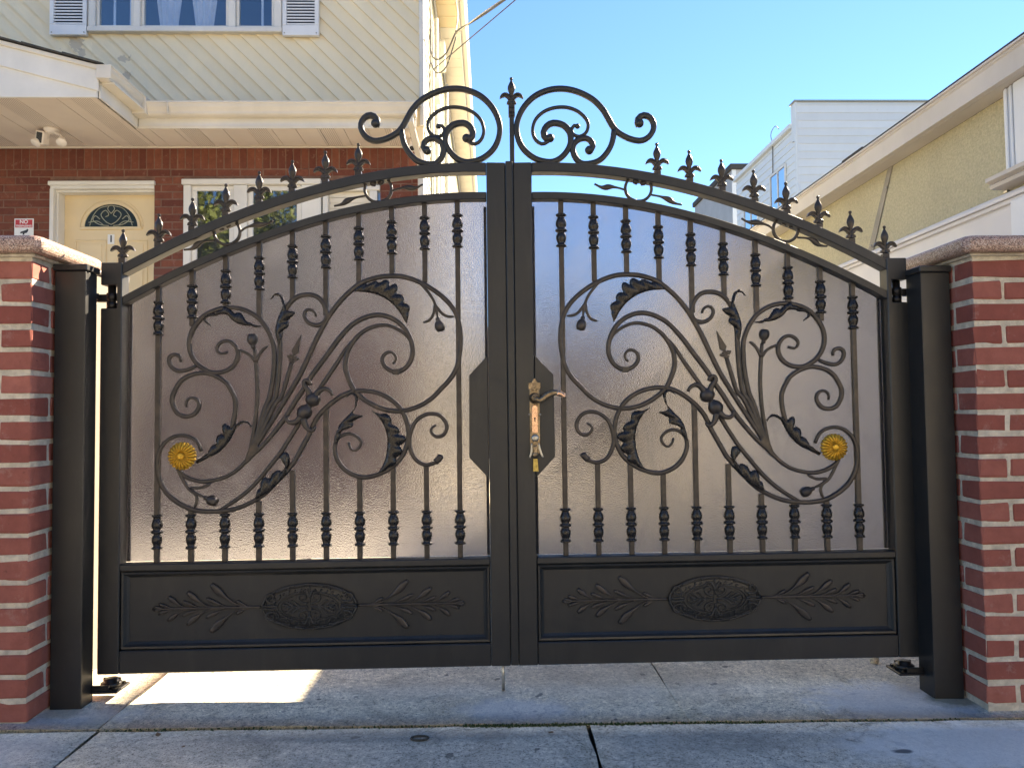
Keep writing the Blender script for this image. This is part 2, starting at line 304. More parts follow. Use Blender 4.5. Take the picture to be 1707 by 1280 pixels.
# ------------------------------------------------------------------ ground
g = obj('ground', [(-400, -400, -.13), (400, -400, -.13), (400, 500, -.13), (-400, 500, -.13)], [(0, 1, 2, 3)], EARTH, recalc=False); tag(g, kind='structure')
rd = obj('road', [(-60, -14, -.125), (60, -14, -.125), (60, -5.4, -.125), (-60, -5.4, -.125)], [(0, 1, 2, 3)], ASPH, recalc=False); tag(rd, kind='structure')
def slab_mesh(x0, x1, y0, y1, parent, mat, nm, edge=.006):
    nx, ny = max(2, int((x1-x0)/.09)), max(2, int((y1-y0)/.09)); nx, ny = min(nx, 24), min(ny, 24); v, f = [], []
    rr = random.Random(int(x0*100)+int(y0*31))
    for i in range(nx+1):
        for j in range(ny+1):
            x = x0+(x1-x0)*i/nx; y = y0+(y1-y0)*j/ny; on = i in (0, nx) or j in (0, ny)
            if i in (0, nx): x += rr.uniform(-.003, .003)
            if j in (0, ny): y += rr.uniform(-.003, .003)
            v.append((x, y, gz(x)+rr.uniform(-.0012, .0012)-(edge if on else 0)))
    idx = lambda i, j: i*(ny+1)+j
    for i in range(nx):
        for j in range(ny): f.append((idx(i, j), idx(i+1, j), idx(i+1, j+1), idx(i, j+1)))
    ring = [idx(i, 0) for i in range(nx+1)]+[idx(nx, j) for j in range(1, ny+1)]+[idx(i, ny) for i in range(nx-1, -1, -1)]+[idx(0, j) for j in range(ny-1, 0, -1)]
    k = len(v); v += [(v[q][0], v[q][1], v[q][2]-.09) for q in ring]
    for q in range(len(ring)): f.append((ring[q], ring[(q+1) % len(ring)], k+(q+1) % len(ring), k+q))
    return obj(nm, v, f, mat, parent, True, False)
pv = obj('pavement', [(x, y, gz(x)-.035) for x, y in ((-12, -5.25), (12, -5.25), (12, -.215), (-12, -.215))], [(0, 1, 2, 3)], JOINTM, recalc=False); tag(pv, kind='structure')
xs = [-5.3, -3.93, -2.56, -1.187, .205, 1.58, 2.95, 4.32]
for i in range(len(xs)-1):
    for (a, b) in ((-1.62, -.232), (-3.02, -1.628), (-4.4, -3.028)):
        slab_mesh(xs[i]+.005, xs[i+1]-.005, a, b, pv, WALK, 'slab')
boxes('kerb', [(-12, 12, -5.4, -5.22, -.12, .012)], WALK, pv, .01)
dv = obj('driveway', [(x, y, gz(x)-.035) for x, y in ((-6.7, -.218), (2.3, -.218), (2.3, 16), (-6.7, 16))], [(0, 1, 2, 3)], JOINTM, recalc=False); tag(dv, kind='structure')
dx = [-6.6, -4.7, -2.95, -1.193, .503, 2.05]; dy = [-.224, 1.6, 3.4, 5.2, 7.4, 9.8, 13]
for i in range(5):
    for j in range(len(dy)-1):
        if dy[j] < 4 or i > 2: slab_mesh(dx[i]+.002, dx[i+1]-.002, dy[j]+.002, dy[j+1]-.002, dv, APRON, 'slab', .0025)

# ------------------------------------------------------------------ brick pillars
def brick_meshes(name, L, H, D, mat, nvar=4, b=.0035, jit=.0015):
    out = []
    for k in range(nvar):
        o = box(name, -L/2, L/2, -D/2, D/2, -H/2, H/2, mat, None, b)
        rr = random.Random(k*7+int(L*1000))
        for v in o.data.vertices: v.co += Vector((rr.uniform(-jit, jit), rr.uniform(-jit*.5, jit*.5), rr.uniform(-jit, jit)))
        out.append(o.data); bpy.data.objects.remove(o)
    return out
def place(name, me, loc, parent, rz=0.0, scale=None):
    o = bpy.data.objects.new(name, me); o.location = loc; o.rotation_euler = (0, 0, rz)
    if scale: o.scale = scale
    return link(o, parent)
PB = brick_meshes('brick', .194, .054, .09, BRICK, 8, .004, .0028)
def pillar(sx, label, ztop, ncourse):
    xi = sx*1.42; xo = sx*1.814; xc = (xi+xo)/2; h = .394; dp = .294; yf = -.18; yc = yf+dp/2
    t = thing('brick_pillar', label, 'pillar', (xc, yc, gz(xc)), 'brick pillars beside the gate')
    zb = ztop-ncourse*.068
    box('mortar_core', xc-h/2+.0035, xc+h/2-.0035, yf+.0035, yf+dp-.0035, zb-.03, ztop+.006, MORTAR, t)
    def lay(x, y, z, rz):
        place('brick', random.choice(PB), (x+random.uniform(-.0015, .0015), y+random.uniform(-.0015, .0015), z+random.uniform(-.0018, .0018)), t, rz+random.uniform(-.007, .007))
    for k in range(ncourse):
        z = ztop-.034-k*.068; m = (lambda y: yf+y) if k % 2 == 0 else (lambda y: yf+dp-y)
        for dx_ in (-.1, .1): lay(xc+dx_, m(.045), z, PI*random.randint(0, 1))         # two stretchers across
        for dx_ in (-.152, .152): lay(xc+dx_, m(.197), z, PI/2)                          # one stretcher down each side
        lay(xc, m(.249), z, 0)
    o = .032; cz0, cz1 = ztop+.012, ztop+.062
    ch = .05     # clipped corners of the cap
    pts = []
    for (a, b) in ((-1, -1), (1, -1), (1, 1), (-1, 1)):
        X, Y = xc+a*(h/2+o), yc+b*(dp/2+o)
        pr = [(X-a*.0, Y-b*ch*.35), (X-a*ch*.35, Y-b*.0)]
        if a*b > 0: pr = pr
        else: pr = pr[::-1]
        pts += pr
    n = len(pts); v = []; rows = [(0, -.012), (.003, .0), (.25, .012), (.75, .012), (.94, .004), (1, -.008)]
    for (tz, gr) in rows:
        for (x, y) in pts:
            dx_, dy_ = x-xc, y-yc; l = math.hypot(dx_, dy_); v.append((x+dx_/l*gr, y+dy_/l*gr, cz0+(cz1-cz0)*tz))
    f = [tuple(range(n)), tuple(range(len(v)-1, len(v)-n-1, -1))]
    for i in range(len(rows)-1):
        for j in range(n): f.append((i*n+j, i*n+(j+1) % n, (i+1)*n+(j+1) % n, (i+1)*n+j))
    cap = obj('granite_cap', v, f, GRANITE, t); bev(cap, .004)
    box('mortar_bed', xc-h/2-.012, xc+h/2+.012, yc-dp/2-.012, yc+dp/2+.012, ztop+.0035, ztop+.0125, MORTAR, t, .004)
    return t
pillar(-1, 'red brick pillar at the left edge, beside the house door, pink granite cap in sun', 1.387, 20)
pillar(1, 'red brick pillar at the right edge, beside the yellow garage wall, granite cap in shade', 1.372, 20)

# ------------------------------------------------------------------ gate posts
def post(sx, label, ztop, yb):
    x0, x1 = sx*1.412, sx*1.317; xc = (x0+x1)/2; t = thing('gate_post', label, 'post', (xc, -.03, gz(xc)), 'black steel gate posts')
    box('tube', x0, x1, -.08, yb, gz(xc)-.06, ztop-.02, IRON, t, .004, 2)
    box('cap', x0+sx*.004, x1-sx*.006, -.087, yb+.007, ztop-.02, ztop, IRON, t, .003)
    # floor pivot: bracket plate, bearing and its clamp
    z = .075; br = boxes('pivot_bracket', [(x1, sx*1.235, -.03, .058, z-.020, z-.012)], RUST, t, .002)
    box('bracket_web', x1, sx*1.262, -.028, -.018, z-.012, z+.004, RUST, t, .001); box('bracket_web', x1, sx*1.262, .048, .056, z-.012, z+.004, RUST, t, .001)
    lathe('bearing', [(.001, 0), (.030, 0), (.031, .004), (.031, .012), (.026, .015), (.020, .0155), (.020, .024), (.001, .024)], 20, RUST, t, (sx*1.277, .020, z-.012))
    for dy in (-.012, .045): lathe('bolt', [(.001, 0), (.007, 0), (.007, .006), (.001, .006)], 6, RUST, t, (sx*1.250, dy, z-.012), None, 1, 0, False)
    return t
post(-1, 'square black steel post carrying the gate beside the left brick pillar, sunlit inner side', 1.388, -.012)
post(1, 'square black steel post carrying the gate beside the right brick pillar, in shade', 1.366, .006)

wp = thing('stucco_pier', 'cream stucco pier standing behind the left gate post, catching the sun', 'pier', (-1.63, .30, gz(-1.6)))
box('shaft', -1.80, -1.462, .149, .46, -.05, 1.425, simple('cream_render', (.24, .21, .165), .9, .12, 8, .5, 90, .003), wp, .006); box('coping', -1.815, -1.447, .149, .475, 1.4255, 1.455, GWHITE, wp, .004)
# ------------------------------------------------------------------ gate leaves
D = {
's_bud_stem':[(-851,770),(-839,824),(-827,902),(-822,966),(-822,1021),(-826,1079),(-831,1131)],
's_circle_scroll':[(-851,770),(-825,844),(-799,929),(-782,972),(-770,1044),(-767,1113),(-773,1154),(-792,1196),(-819,1230),(-860,1255),(-904,1264),(-948,1259),(-992,1239),(-1023,1204),(-1039,1167),(-1039,1129),(-1025,1095),(-1000,1069),(-965,1053),(-927,1056),(-897,1076),(-884,1107),(-890,1135),(-911,1154),(-933,1154),(-950,1140),(-951,1125),(-939,1114),(-917,1119)],
's_upper_scroll':[(-851,770),(-815,851),(-785,936),(-763,972),(-753,1044),(-749,1113),(-747,1181),(-736,1243),(-714,1281),(-687,1300),(-656,1305),(-629,1298),(-611,1280),(-599,1253),(-597,1232),(-606,1213),(-628,1204),(-652,1210),(-667,1226),(-670,1243),(-662,1255),(-648,1256),(-636,1246),(-632,1234)],
's_spear_stem':[(-851,770),(-805,861),(-765,946),(-744,972),(-729,1020),(-711,1085)],
's_main_sweep':[(-851,770),(-795,861),(-748,935),(-707,1003),(-682,1047),(-652,1112),(-630,1161),(-609,1201),(-587,1239),(-556,1280),(-522,1314),(-484,1342),(-436,1359),(-394,1364),(-350,1362),(-305,1348),(-257,1323),(-212,1288),(-181,1249),(-165,1201),(-161,1152),(-165,1107),(-176,1059),(-197,1024),(-225,994),(-256,963),(-296,938),(-344,923),(-382,922),(-423,931),(-460,949),(-488,969),(-508,989),(-521,1013),(-533,1044),(-538,1076),(-532,1111),(-517,1141),(-495,1169),(-460,1193),(-412,1203),(-371,1191),(-340,1169),(-325,1148)],
's_inner_scroll':[(-851,770),(-795,825),(-734,901),(-694,965),(-666,1006),(-642,1046),(-601,1101),(-556,1162),(-512,1207),(-464,1231),(-422,1236),(-381,1223),(-347,1195),(-327,1160),(-318,1119),(-326,1084),(-345,1060),(-372,1049),(-399,1058),(-416,1078),(-416,1099),(-402,1113),(-385,1113),(-373,1099),(-375,1085),(-384,1076)],
's_tulip_stem':[(-517,1147),(-539,1121),(-567,1076),(-618,1001),(-641,966),(-671,915),(-702,861),(-724,826),(-744,795),(-778,752),(-829,691),(-879,648),(-939,610)],
's_flower_scroll':[(-999,799),(-1014,830),(-1041,847),(-1071,851),(-1101,841),(-1125,817),(-1138,784),(-1139,747),(-1131,706),(-1107,665),(-1070,634),(-1026,613),(-979,606),(-936,607),(-892,613),(-845,631),(-802,656),(-765,691),(-734,724),(-711,751),(-702,762),(-678,806),(-654,850),(-634,894),(-610,925),(-580,952),(-545,975),(-508,987),(-470,988),(-433,981),(-395,963),(-361,932),(-341,891),(-334,856),(-338,815),(-355,774),(-383,744),(-427,719),(-472,708),(-505,714),(-539,733),(-563,764),(-573,798),(-568,825),(-553,842),(-529,850),(-505,843),(-488,824),(-492,807),(-505,795),(-519,799),(-527,813),(-527,823)],
's_fan_link':[(-851,777),(-859,765),(-879,743),(-913,720),(-953,707),(-993,702),(-1030,710),(-1057,724),(-1077,744)],
's_lower_scroll':[(-1014,764),(-973,788),(-940,822),(-910,855),(-896,903),(-891,947),(-897,978),(-914,1009),(-920,1018),(-944,1036),(-975,1049),(-1005,1052),(-1039,1044),(-1066,1027),(-1082,1003),(-1094,973),(-1089,943),(-1072,919),(-1048,912),(-1025,918),(-1010,938),(-1010,959),(-1025,972),(-1042,969),(-1050,956),(-1048,942)],
's_side_curl':[(-1019,1076),(-1035,1067),(-1059,1060),(-1079,1060),(-1096,1072),(-1105,1092),(-1100,1109),(-1083,1112),(-1069,1105),(-1068,1088)],
's_small_scroll':[(-227,778),(-239,759),(-257,749),(-281,746),(-308,760),(-325,788),(-331,815),(-326,853),(-310,887),(-283,907),(-255,912),(-231,905),(-214,886),(-209,865),(-218,844),(-239,836),(-256,845),(-261,859),(-254,869),(-244,874)],
't_sprig':[(-298,1346),(-271,1316),(-250,1285),(-240,1253),(-236,1225)],
't_sprig_a':[(-245,1267),(-249,1239),(-263,1217),(-283,1210)],
't_sprig_b':[(-242,1267),(-225,1243),(-206,1230),(-182,1228)],
't_lsprig':[(-1077,746),(-1055,705),(-1037,678),(-1013,664),(-986,652)],
't_lsprig_a':[(-1033,683),(-1000,682),(-980,690),(-968,697)],
't_lsprig_b':[(-1027,676),(-1013,654),(-1014,634),(-1021,618)],
't_bud_a':[(-824,1086),(-816,1106),(-802,1127),(-787,1137)],
't_bud_b':[(-828,1086),(-843,1107),(-863,1119),(-883,1126)],
'l1_in':[(-511,1313),(-463,1310),(-419,1296),(-384,1272),(-357,1240),(-344,1216),(-337,1207)],
'l1_out':[(-498,1330),(-463,1340),(-439,1342),(-418,1347),(-394,1340),(-377,1334),(-362,1306),(-345,1282),(-328,1252),(-331,1233),(-337,1207)],
'l2_in':[(-452,923),(-430,902),(-410,867),(-401,826),(-407,775),(-424,734),(-441,718)],
'l2_out':[(-450,924),(-426,912),(-409,916),(-395,901),(-386,884),(-367,860),(-353,843),(-350,826),(-359,795),(-367,775),(-378,754),(-397,736),(-437,717)],
'l3_in':[(-575,808),(-571,839),(-556,879),(-529,908),(-506,937),(-502,968),(-518,979),(-536,965)],
'l3_out':[(-573,808),(-559,832),(-546,859),(-522,871),(-512,884),(-498,899),(-486,909),(-512,913),(-505,937),(-500,968),(-518,982),(-537,967)],
'l4_in':[(-806,1201),(-864,1205),(-897,1219),(-921,1241),(-952,1240),(-979,1238),(-989,1223),(-969,1204)],
'l4_out':[(-806,1204),(-843,1213),(-864,1231),(-881,1246),(-904,1253),(-928,1266),(-937,1262),(-962,1243),(-982,1240),(-991,1223),(-969,1203)],
'l5_in':[(-751,1133),(-762,1185),(-755,1223),(-745,1250),(-737,1274),(-745,1299),(-760,1307),(-778,1290)],
'l5_out':[(-750,1133),(-738,1185),(-728,1198),(-721,1212),(-714,1229),(-705,1247),(-724,1254),(-733,1271),(-741,1297),(-760,1306),(-779,1292)],
'l6_in':[(-1012,763),(-947,791),(-913,825),(-896,855),(-880,884),(-856,892),(-839,872)],
'l6_out':[(-1012,765),(-967,809),(-948,839),(-938,849),(-932,869),(-920,884),(-903,877),(-883,891),(-856,897),(-837,878)],
'l7_in':[(-828,639),(-778,669),(-741,704),(-716,729)],
'l7_out':[(-828,639),(-813,683),(-792,711),(-751,731),(-721,754),(-714,775),(-731,788),(-753,780)],
'c_ring':[(-434,1863),(-429,1879),(-437,1893),(-455,1899),(-474,1889),(-484,1866),(-479,1843),(-463,1823),(-439,1813),(-410,1817),(-384,1828),(-361,1843),(-345,1863),(-331,1889),(-312,1921),(-279,1954),(-230,1979),(-181,1989),(-132,1984),(-83,1961),(-45,1919),(-26,1869),(-29,1823),(-49,1783),(-86,1753),(-128,1742),(-157,1747),(-183,1767),(-201,1797),(-205,1830),(-195,1853),(-176,1868),(-146,1873),(-124,1861),(-114,1839),(-122,1821),(-135,1818)],
'c_ring_b':[(-351,1850),(-343,1807),(-326,1774),(-300,1747),(-268,1736),(-238,1737),(-219,1757),(-211,1783),(-218,1806),(-238,1820),(-261,1820),(-275,1807),(-278,1787),(-262,1778)],
'c_thin':[(-137,1816),(-111,1802),(-88,1816),(-78,1846),(-87,1882),(-113,1909),(-149,1924),(-191,1926),(-227,1914),(-253,1892),(-264,1869),(-257,1841),(-234,1827),(-213,1835),(-208,1851),(-218,1865),(-227,1863)],
}
def polyeval(c, x): return sum(a*x**i for i, a in enumerate(c))
def fit(pts, deg):   # least squares polynomial
    n = deg+1; A = [[sum(p[0]**(i+j) for p in pts) for j in range(n)]+[sum(p[1]*p[0]**i for p in pts)] for i in range(n)]
    for i in range(n):
        p = max(range(i, n), key=lambda r: abs(A[r][i])); A[i], A[p] = A[p], A[i]
        for r in range(n):
            if r != i:
                k = A[r][i]/A[i][i]; A[r] = [a-k*b for a, b in zip(A[r], A[i])]
    return [A[i][n]/A[i][i] for i in range(n)]
UT = fit([(-1.238, 1.408), (-1.135, 1.468), (-1.005, 1.529), (-.813, 1.597), (-.677, 1.647), (-.561, 1.680), (-.442, 1.706), (-.284, 1.725), (-.072, 1.733)], 3)
LT = fit([(-1.239, 1.305), (-1.043, 1.403), (-.813, 1.498), (-.667, 1.553), (-.462, 1.602), (-.275, 1.624), (-.067, 1.637)], 3)
ZUT = lambda x: polyeval(UT, x); ZLT = lambda x: polyeval(LT, x)
def zlb(x): return ZLT(x)-.024*math.sqrt(1+((ZLT(x+.01)-ZLT(x-.01))/.02)**2)
def zub(x): return ZUT(x)-.031*math.sqrt(1+((ZUT(x+.01)-ZUT(x-.01))/.02)**2)

KN = [(.004, 0), (.0172, .001), (.0185, .004), (.0172, .0075), (.0108, .0105), (.0145, .018), (.0172, .028), (.0172, .037), (.0130, .045), (.0105, .049), (.0190, .052), (.0200, .0555), (.0190, .059), (.0115, .0625), (.0172, .070), (.0185, .077), (.0165, .087), (.0118, .0975), (.0105, .101), (.0170, .1035), (.0182, .107), (.0170, .110), (.004, .111)]
knv, knf = lathe_vf(KN, 16, flute=.07)
kn_me = obj('knuckle', knv, knf, DARKCAST, None, True).data; bpy.data.objects.remove(bpy.data.objects['knuckle'])
def finial_mesh():
    L = []
    L.append((bverts(-.0105, .0105, -.0105, .0105, -.022, .017), BF))
    L.append(lathe_vf([(.004, .016), (.008, .019), (.0085, .023), (.006, .027), (.005, .030)], 10))
    L.append(lathe_vf([(.004, .026), (.0075, .034), (.0062, .046), (.0070, .054), (.0110, .064), (.0132, .073), (.0118, .082), (.0070, .092), (.0034, .099), (.003, .101), (.0048, .1035), (.0062, .107), (.0045, .1105), (.001, .112)], 12, sy=.75))
    for s in (-1, 1):
        pet = [(.002, .034), (.010, .034), (.016, .042), (.022, .0455), (.030, .0435), (.0395, .0385), (.0375, .047), (.032, .0545), (.024, .0585), (.015, .058), (.008, .053), (.002, .046)]
        L.append(prism_vf([(s*x, z) for x, z in pet], -.0065, .0065))
        mid = [(.004, .043), (.012, .049), (.022, .0515), (.032, .047), (.024, .0545), (.013, .0545)]
        L.append(prism_vf([(s*x, z) for x, z in mid], -.0105, .0105))
        lo = [(.001, .022), (.009, .019), (.0165, .0215), (.0135, .0295), (.007, .034), (.001, .034)]
        L.append(prism_vf([(s*x, z) for x, z in lo], -.006, .006))
    v, f = merge(L); o = obj('finial', v, f, BRONZE, None, False); bev(o, .0012); me = o.data; bpy.data.objects.remove(o); return me
fin_me = finial_mesh()

def acanthus(name, inn, out, lobes, y0, h, M, mat, parent, N=44, Mv=7):
    a = cr([(p[0], p[1], 0) for p in inn], .001); b = cr([(p[0], p[1], 0) for p in out], .001)
    def at(P, t): k = t*(len(P)-1); i = min(int(k), len(P)-2); return P[i].lerp(P[i+1], k-i)
    v, f = [], []
    for side in (0, 1):
        for i in range(N+1):
            u = i/N; A, B = at(a, u), at(b, u); env = min(1, u*6, (1-u)*5+.15)
            ta = (at(a, min(1, u+.02))-at(a, max(0, u-.02))).normalized(); nn = Vector((-ta.y, ta.x, 0)); gap = B-A
            if gap.dot(nn) < 0: nn = -nn
            mw = .0085*min(1, .25+(1-u)*6, .3+u*8)
            if gap.length < mw: A = A-nn*mw*.5; B = A+nn*mw
            fin_ = abs(math.sin(PI*lobes*u)); sc = 1-(.42*(1-fin_**.5)*env if gap.length > .012 else 0)
            for j in range(Mv+1):
                w = j/Mv; p = A.lerp(B, w*sc*(1+.16*env))
                if side == 0:
                    y = y0-h*env*math.sin(PI*min(1, .12+.8*w))*.9+.0065*env*(1-abs(math.sin(PI*lobes*(u+.05*(1-w))))**.6)*(.25+.75*w)-.0016*env*math.cos(2*PI*lobes*3*(u+.08*w))*w
                    if j == 0: y = y0-.002
                else: y = y0+.004
                v.append((M(p.x), y, p.y))
    R = Mv+1; K = (N+1)*R
    for i in range(N):
        for j in range(Mv):
            q = (i*R+j, (i+1)*R+j, (i+1)*R+j+1, i*R+j+1); f.append(q); f.append(tuple(K+x for x in q[::-1]))
        for j in (0, Mv): f.append((i*R+j, (i+1)*R+j, K+(i+1)*R+j, K+i*R+j))
    for j in range(Mv):
        f.append((j, j+1, K+j+1, K+j)); e = N*R; f.append((e+j, e+j+1, K+e+j+1, K+e+j))
    return obj(name, v, f, mat, parent, True)

def build_leaf(s, label):
    M = (lambda x: x) if s < 0 else (lambda x: .006-x)
    MM = lambda pts: [(M(x/1000), z/1000) for x, z in pts]
    MQ = lambda pts: [(M(x), z) for x, z in pts]
    mm = lambda pts: [(x/1000, z/1000) for x, z in pts]
    t = thing('gate_leaf', label, 'gate', (M(-1.28), .025, .104), 'two leaves of the iron driveway gate')
    # --- frame
    prism('hinge_stile', MQ([(-1.313, .104), (-1.246, .104), (-1.246, 1.4095), (-1.313, 1.4095), (-1.313, 1.337), (-1.262, 1.337), (-1.262, 1.262), (-1.313, 1.262)]), 0, .05, IRON, t, .0025)
    xm = -.0095 if s < 0 else -.0105
    prism('meeting_stile', MQ([(-.0715, .104), (xm, .104), (xm, 1.7325), (-.0715, ZUT(-.0715))]), 0, .05, IRON, t, .0025)
    if s < 0: box('astragal', -.0088, .0158, -.0035, .054, .106, 1.7365, IRON, t, .0025)
    N = 30; X = [-1.2458+(-.0718+1.2458)*i/N for i in range(N+1)]
    prism('arched_top_rail', MQ([(x, ZUT(x)) for x in X]+[(x, zub(x)) for x in X[::-1]]), .002, .046, IRON, t, .002)
    prism('arched_lower_rail', MQ([(x, ZLT(x)) for x in X]+[(x, zlb(x)) for x in X[::-1]]), .003, .042, IRON, t, .002)
    box('middle_rail', M(-1.2457), M(-.0718), .001, .048, .424, .446, IRON, t, .003)
    box('bottom_rail', M(-1.2457), M(-.0718), .001, .048, .1042, .176, IRON, t, .003)
    # --- kick panel with sloped moulding
    box('kick_panel', M(-1.224), M(-.0935), .024, .030, .198, .402, IRON, t)
    ring = lambda e, y: [(M(-1.2455)+(e if s < 0 else -e), y, .1765+e), (M(-.072)-(e if s < 0 else -e), y, .1765+e), (M(-.072)-(e if s < 0 else -e), y, .4235-e), (M(-1.2455)+(e if s < 0 else -e), y, .4235-e)]
    R = [ring(0, .046), ring(0, .012), ring(.004, .007), ring(.010, .008), ring(.016, .017), ring(.0225, .0225), ring(.0225, .031)]; v = [p for r in R for p in r]; f = []
    for i in range(len(R)-1):
        for j in range(4): f.append((i*4+j, i*4+(j+1) % 4, (i+1)*4+(j+1) % 4, (i+1)*4+j))
    obj('panel_moulding', v, f, IRON, t, False)
    # --- frosted sheet
    P = [(-1.2455, .447)]+[(-.0725, .447)]+[(x, zlb(x)+.006) for x in X[::-1]]
    pl = prism('frosted_panel', MQ([(x, z) for x, z in P]), .0465, .0515, PANEL, t)
    boxes('panel_bead', [(M(-1.2455), M(-1.236), .052, .058, .447, 1.29), (M(-.082), M(-.0725), .052, .058, .447, 1.60)], IRON, t)
    # --- pickets with cast knuckles
    px = [-1.140+.10795*i for i in range(10)]
    top_end = [None, 1205, 1262, 1228, 1290, 1235, 1338, 1362, 1342, None]; low_top = [None, 612, 606, 636, 735, 935, 706, 738, 746, None]
    for i, x in enumerate(px):
        zt = zlb(x)+.004; kz = zlb(x)-.043-.111; xx = M(x)
        if top_end[i] is None:
            p = box('picket', xx-.0082, xx+.0082, .0205, .0355, .444, zt, BRONZE, t, .0015)
            for z in (.488, kz): place('knuckle', kn_me, (xx, .027, z), p)
        else:
            p = box('picket', xx-.0082, xx+.0082, .0205, .0355, top_end[i]/1000, zt, BRONZE, t, .0015); place('knuckle', kn_me, (xx, .027, kz), p, random.uniform(-.2, .2))
            p = box('picket', xx-.0082, xx+.0082, .0205, .0355, .444, low_top[i]/1000, BRONZE, t, .0015); place('knuckle', kn_me, (xx, .027, .488), p, random.uniform(-.2, .2))
    # --- scrollwork
    taper = lambda w, a, b: (lambda q: w*min(1, a+(1-a)*q*6, b+(1-b)*(1-q)*7))
    for k, w, a, b in (('s_bud_stem', .0062, .8, .8), ('s_circle_scroll', .0075, .8, .55), ('s_upper_scroll', .0075, .8, .55), ('s_spear_stem', .0068, .8, .9), ('s_main_sweep', .0078, .8, .6), ('s_inner_scroll', .0078, .8, .5), ('s_tulip_stem', .0068, .8, .9), ('s_flower_scroll', .0076, .7, .5), ('s_fan_link', .0066, .9, .8), ('s_lower_scroll', .0072, .8, .5), ('s_side_curl', .0066, .8, .6), ('s_small_scroll', .0066, .9, .55)):
        sweep('scroll', MM(D[k]), taper(w, a, b), .026, .0075, BRONZE, t, .011)
    for k in ('t_sprig', 't_sprig_a', 't_sprig_b', 't_lsprig', 't_lsprig_a', 't_lsprig_b', 't_bud_a', 't_bud_b'):
        sweep('tendril', MM(D[k]), taper(.0048, .9, .55), .022, .005, BRONZE, t, .009)
    sweep('scroll_tie', MQ([(-.228, .776), (-.236, .764), (-.247, .755)]), .0105, .024, .0095, BRONZE, t, .006); box('scroll_clip', M(-.384), M(-.362), .015, .036, 1.040, 1.058, BRONZE, t, .002)
    prism('fan_root', MQ([(-.866, .748), (-.846, .764), (-.812, .806), (-.822, .830), (-.842, .818), (-.856, .782)]), .018, .036, BRONZE, t, .003)
    for k, lob, h in (('l1', 7, .011), ('l2', 7, .011), ('l3', 5, .009), ('l4', 5, .010), ('l5', 5, .010), ('l6', 6, .010), ('l7', 5, .010)):
        acanthus('acanthus_leaf', mm(D[k+'_in']), mm(D[k+'_out']), lob, .020, h, M, DARKCAST, t)
    # buds
    for (bx, bz), (ex, ez) in (((-.833, 1.132), (-.12, 1)), ((-.236, 1.224), (.25, -1)), ((-.988, .652), (1, -.42))):
        d = Vector((ex if s < 0 else -ex, 0, ez)).normalized()
        lathe('bud', [(.003, -.003), (.0075, 0), (.008, .004), (.0062, .008), (.0135, .014), (.0175, .024), (.0172, .033), (.0150, .040), (.0115, .045), (.0055, .041), (.001, .039)], 14, BRONZE, t, (M(bx), .020, bz), d, 1.0, .16)
    # spear
    d = Vector((.36 if s < 0 else -.36, 0, 1)).normalized(); e = Vector((d.z, 0, -d.x)); c = Vector((M(-.712), 0, 1.082))
    def sp(pts): return [(c.x+e.x*a+d.x*b, c.z+e.z*a+d.z*b) for a, b in pts]
    L = [prism_vf(sp([(-.004, 0), (.004, 0), (.004, .03), (.0115, .038), (.0085, .052), (0, .098), (-.0085, .052), (-.0115, .038), (-.004, .03)]), .016, .030)]
    for q in (-1, 1): L.append(prism_vf(sp([(q*.003, .012), (q*.012, .010), (q*.0185, .016), (q*.0195, .023), (q*.014, .021), (q*.010, .026), (q*.003, .024)]), .014, .031))
    L.append(prism_vf(sp([(-.009, .003), (.009, .003), (.009, .009), (-.009, .009)]), .014, .033)); v, f = merge(L); bev(obj('spear_head', v, f, BRONZE, t), .0012)
    # tulip husk on the lower stem
    d = Vector((.55 if s < 0 else -.55, 0, .84)); tb = lathe('tulip_husk', [(.006, -.006), (.012, .0), (.022, .012), (.0255, .024), (.0225, .037), (.013, .047), (.010, .052), (.018, .057), (.0245, .066), (.0255, .076), (.021, .088), (.014, .094), (.006, .096)], 18, BRONZE, t, (M(-.681), .016, .900), d, .85, .10)
    for pts in ([(-.648, .968), (-.655, .992), (-.668, 1.010), (-.664, 1.024), (-.650, 1.020), (-.646, 1.008)], [(-.632, .972), (-.618, .990), (-.600, .996), (-.584, .988), (-.577, .974)],
                [(-.676, .908), (-.692, .892), (-.712, .888), (-.724, .898), (-.722, .910)], [(-.670, .902), (-.664, .880), (-.654, .866), (-.640, .862), (-.634, .872)]):
        sweep('husk_petal', MQ(pts), lambda q: .0105*(1-.55*q), .012, .009, BRONZE, tb, .006)
    # gold flower: petals round a button
    fc = Vector((M(-1.053), .004, .786)); fl = lathe('flower', [(.001, -.010), (.030, -.010), (.033, -.006), (.026, -.002), (.001, -.001)], 24, BRONZE, t, fc, (0, -1, 0)); tag(fl, 'gold painted daisy')
    for k in range(22):
        a = 2*PI*k/22; ca, sa = math.cos(a), math.sin(a); v = []
        for r, w, y in ((.006, .0010, -.009), (.018, .0027, -.0150), (.031, .0043, -.0125), (.040, .0054, -.0070), (.0445, .0036, -.002)):
            for q, dy in ((-1, .0036), (0, -.0030), (1, .0036)): v.append((fc.x+ca*r-sa*w*q, fc.y+y+dy, fc.z+sa*r+ca*w*q))
        v += [(x, y+.006, z) for x, y, z in v]; f = []
        for i in range(4):
            for j in range(2): q = (i*3+j, i*3+j+1, i*3+j+4, i*3+j+3); f.append(q); f.append(tuple(15+x for x in q))
            for j in (0, 2): f.append((i*3+j, i*3+j+3, i*3+j+18, i*3+j+15))
        f += [(0, 1, 16, 15), (1, 2, 17, 16), (12, 13, 28, 27), (13, 14, 29, 28)]; obj('petal', v, f, GOLD, fl, True)
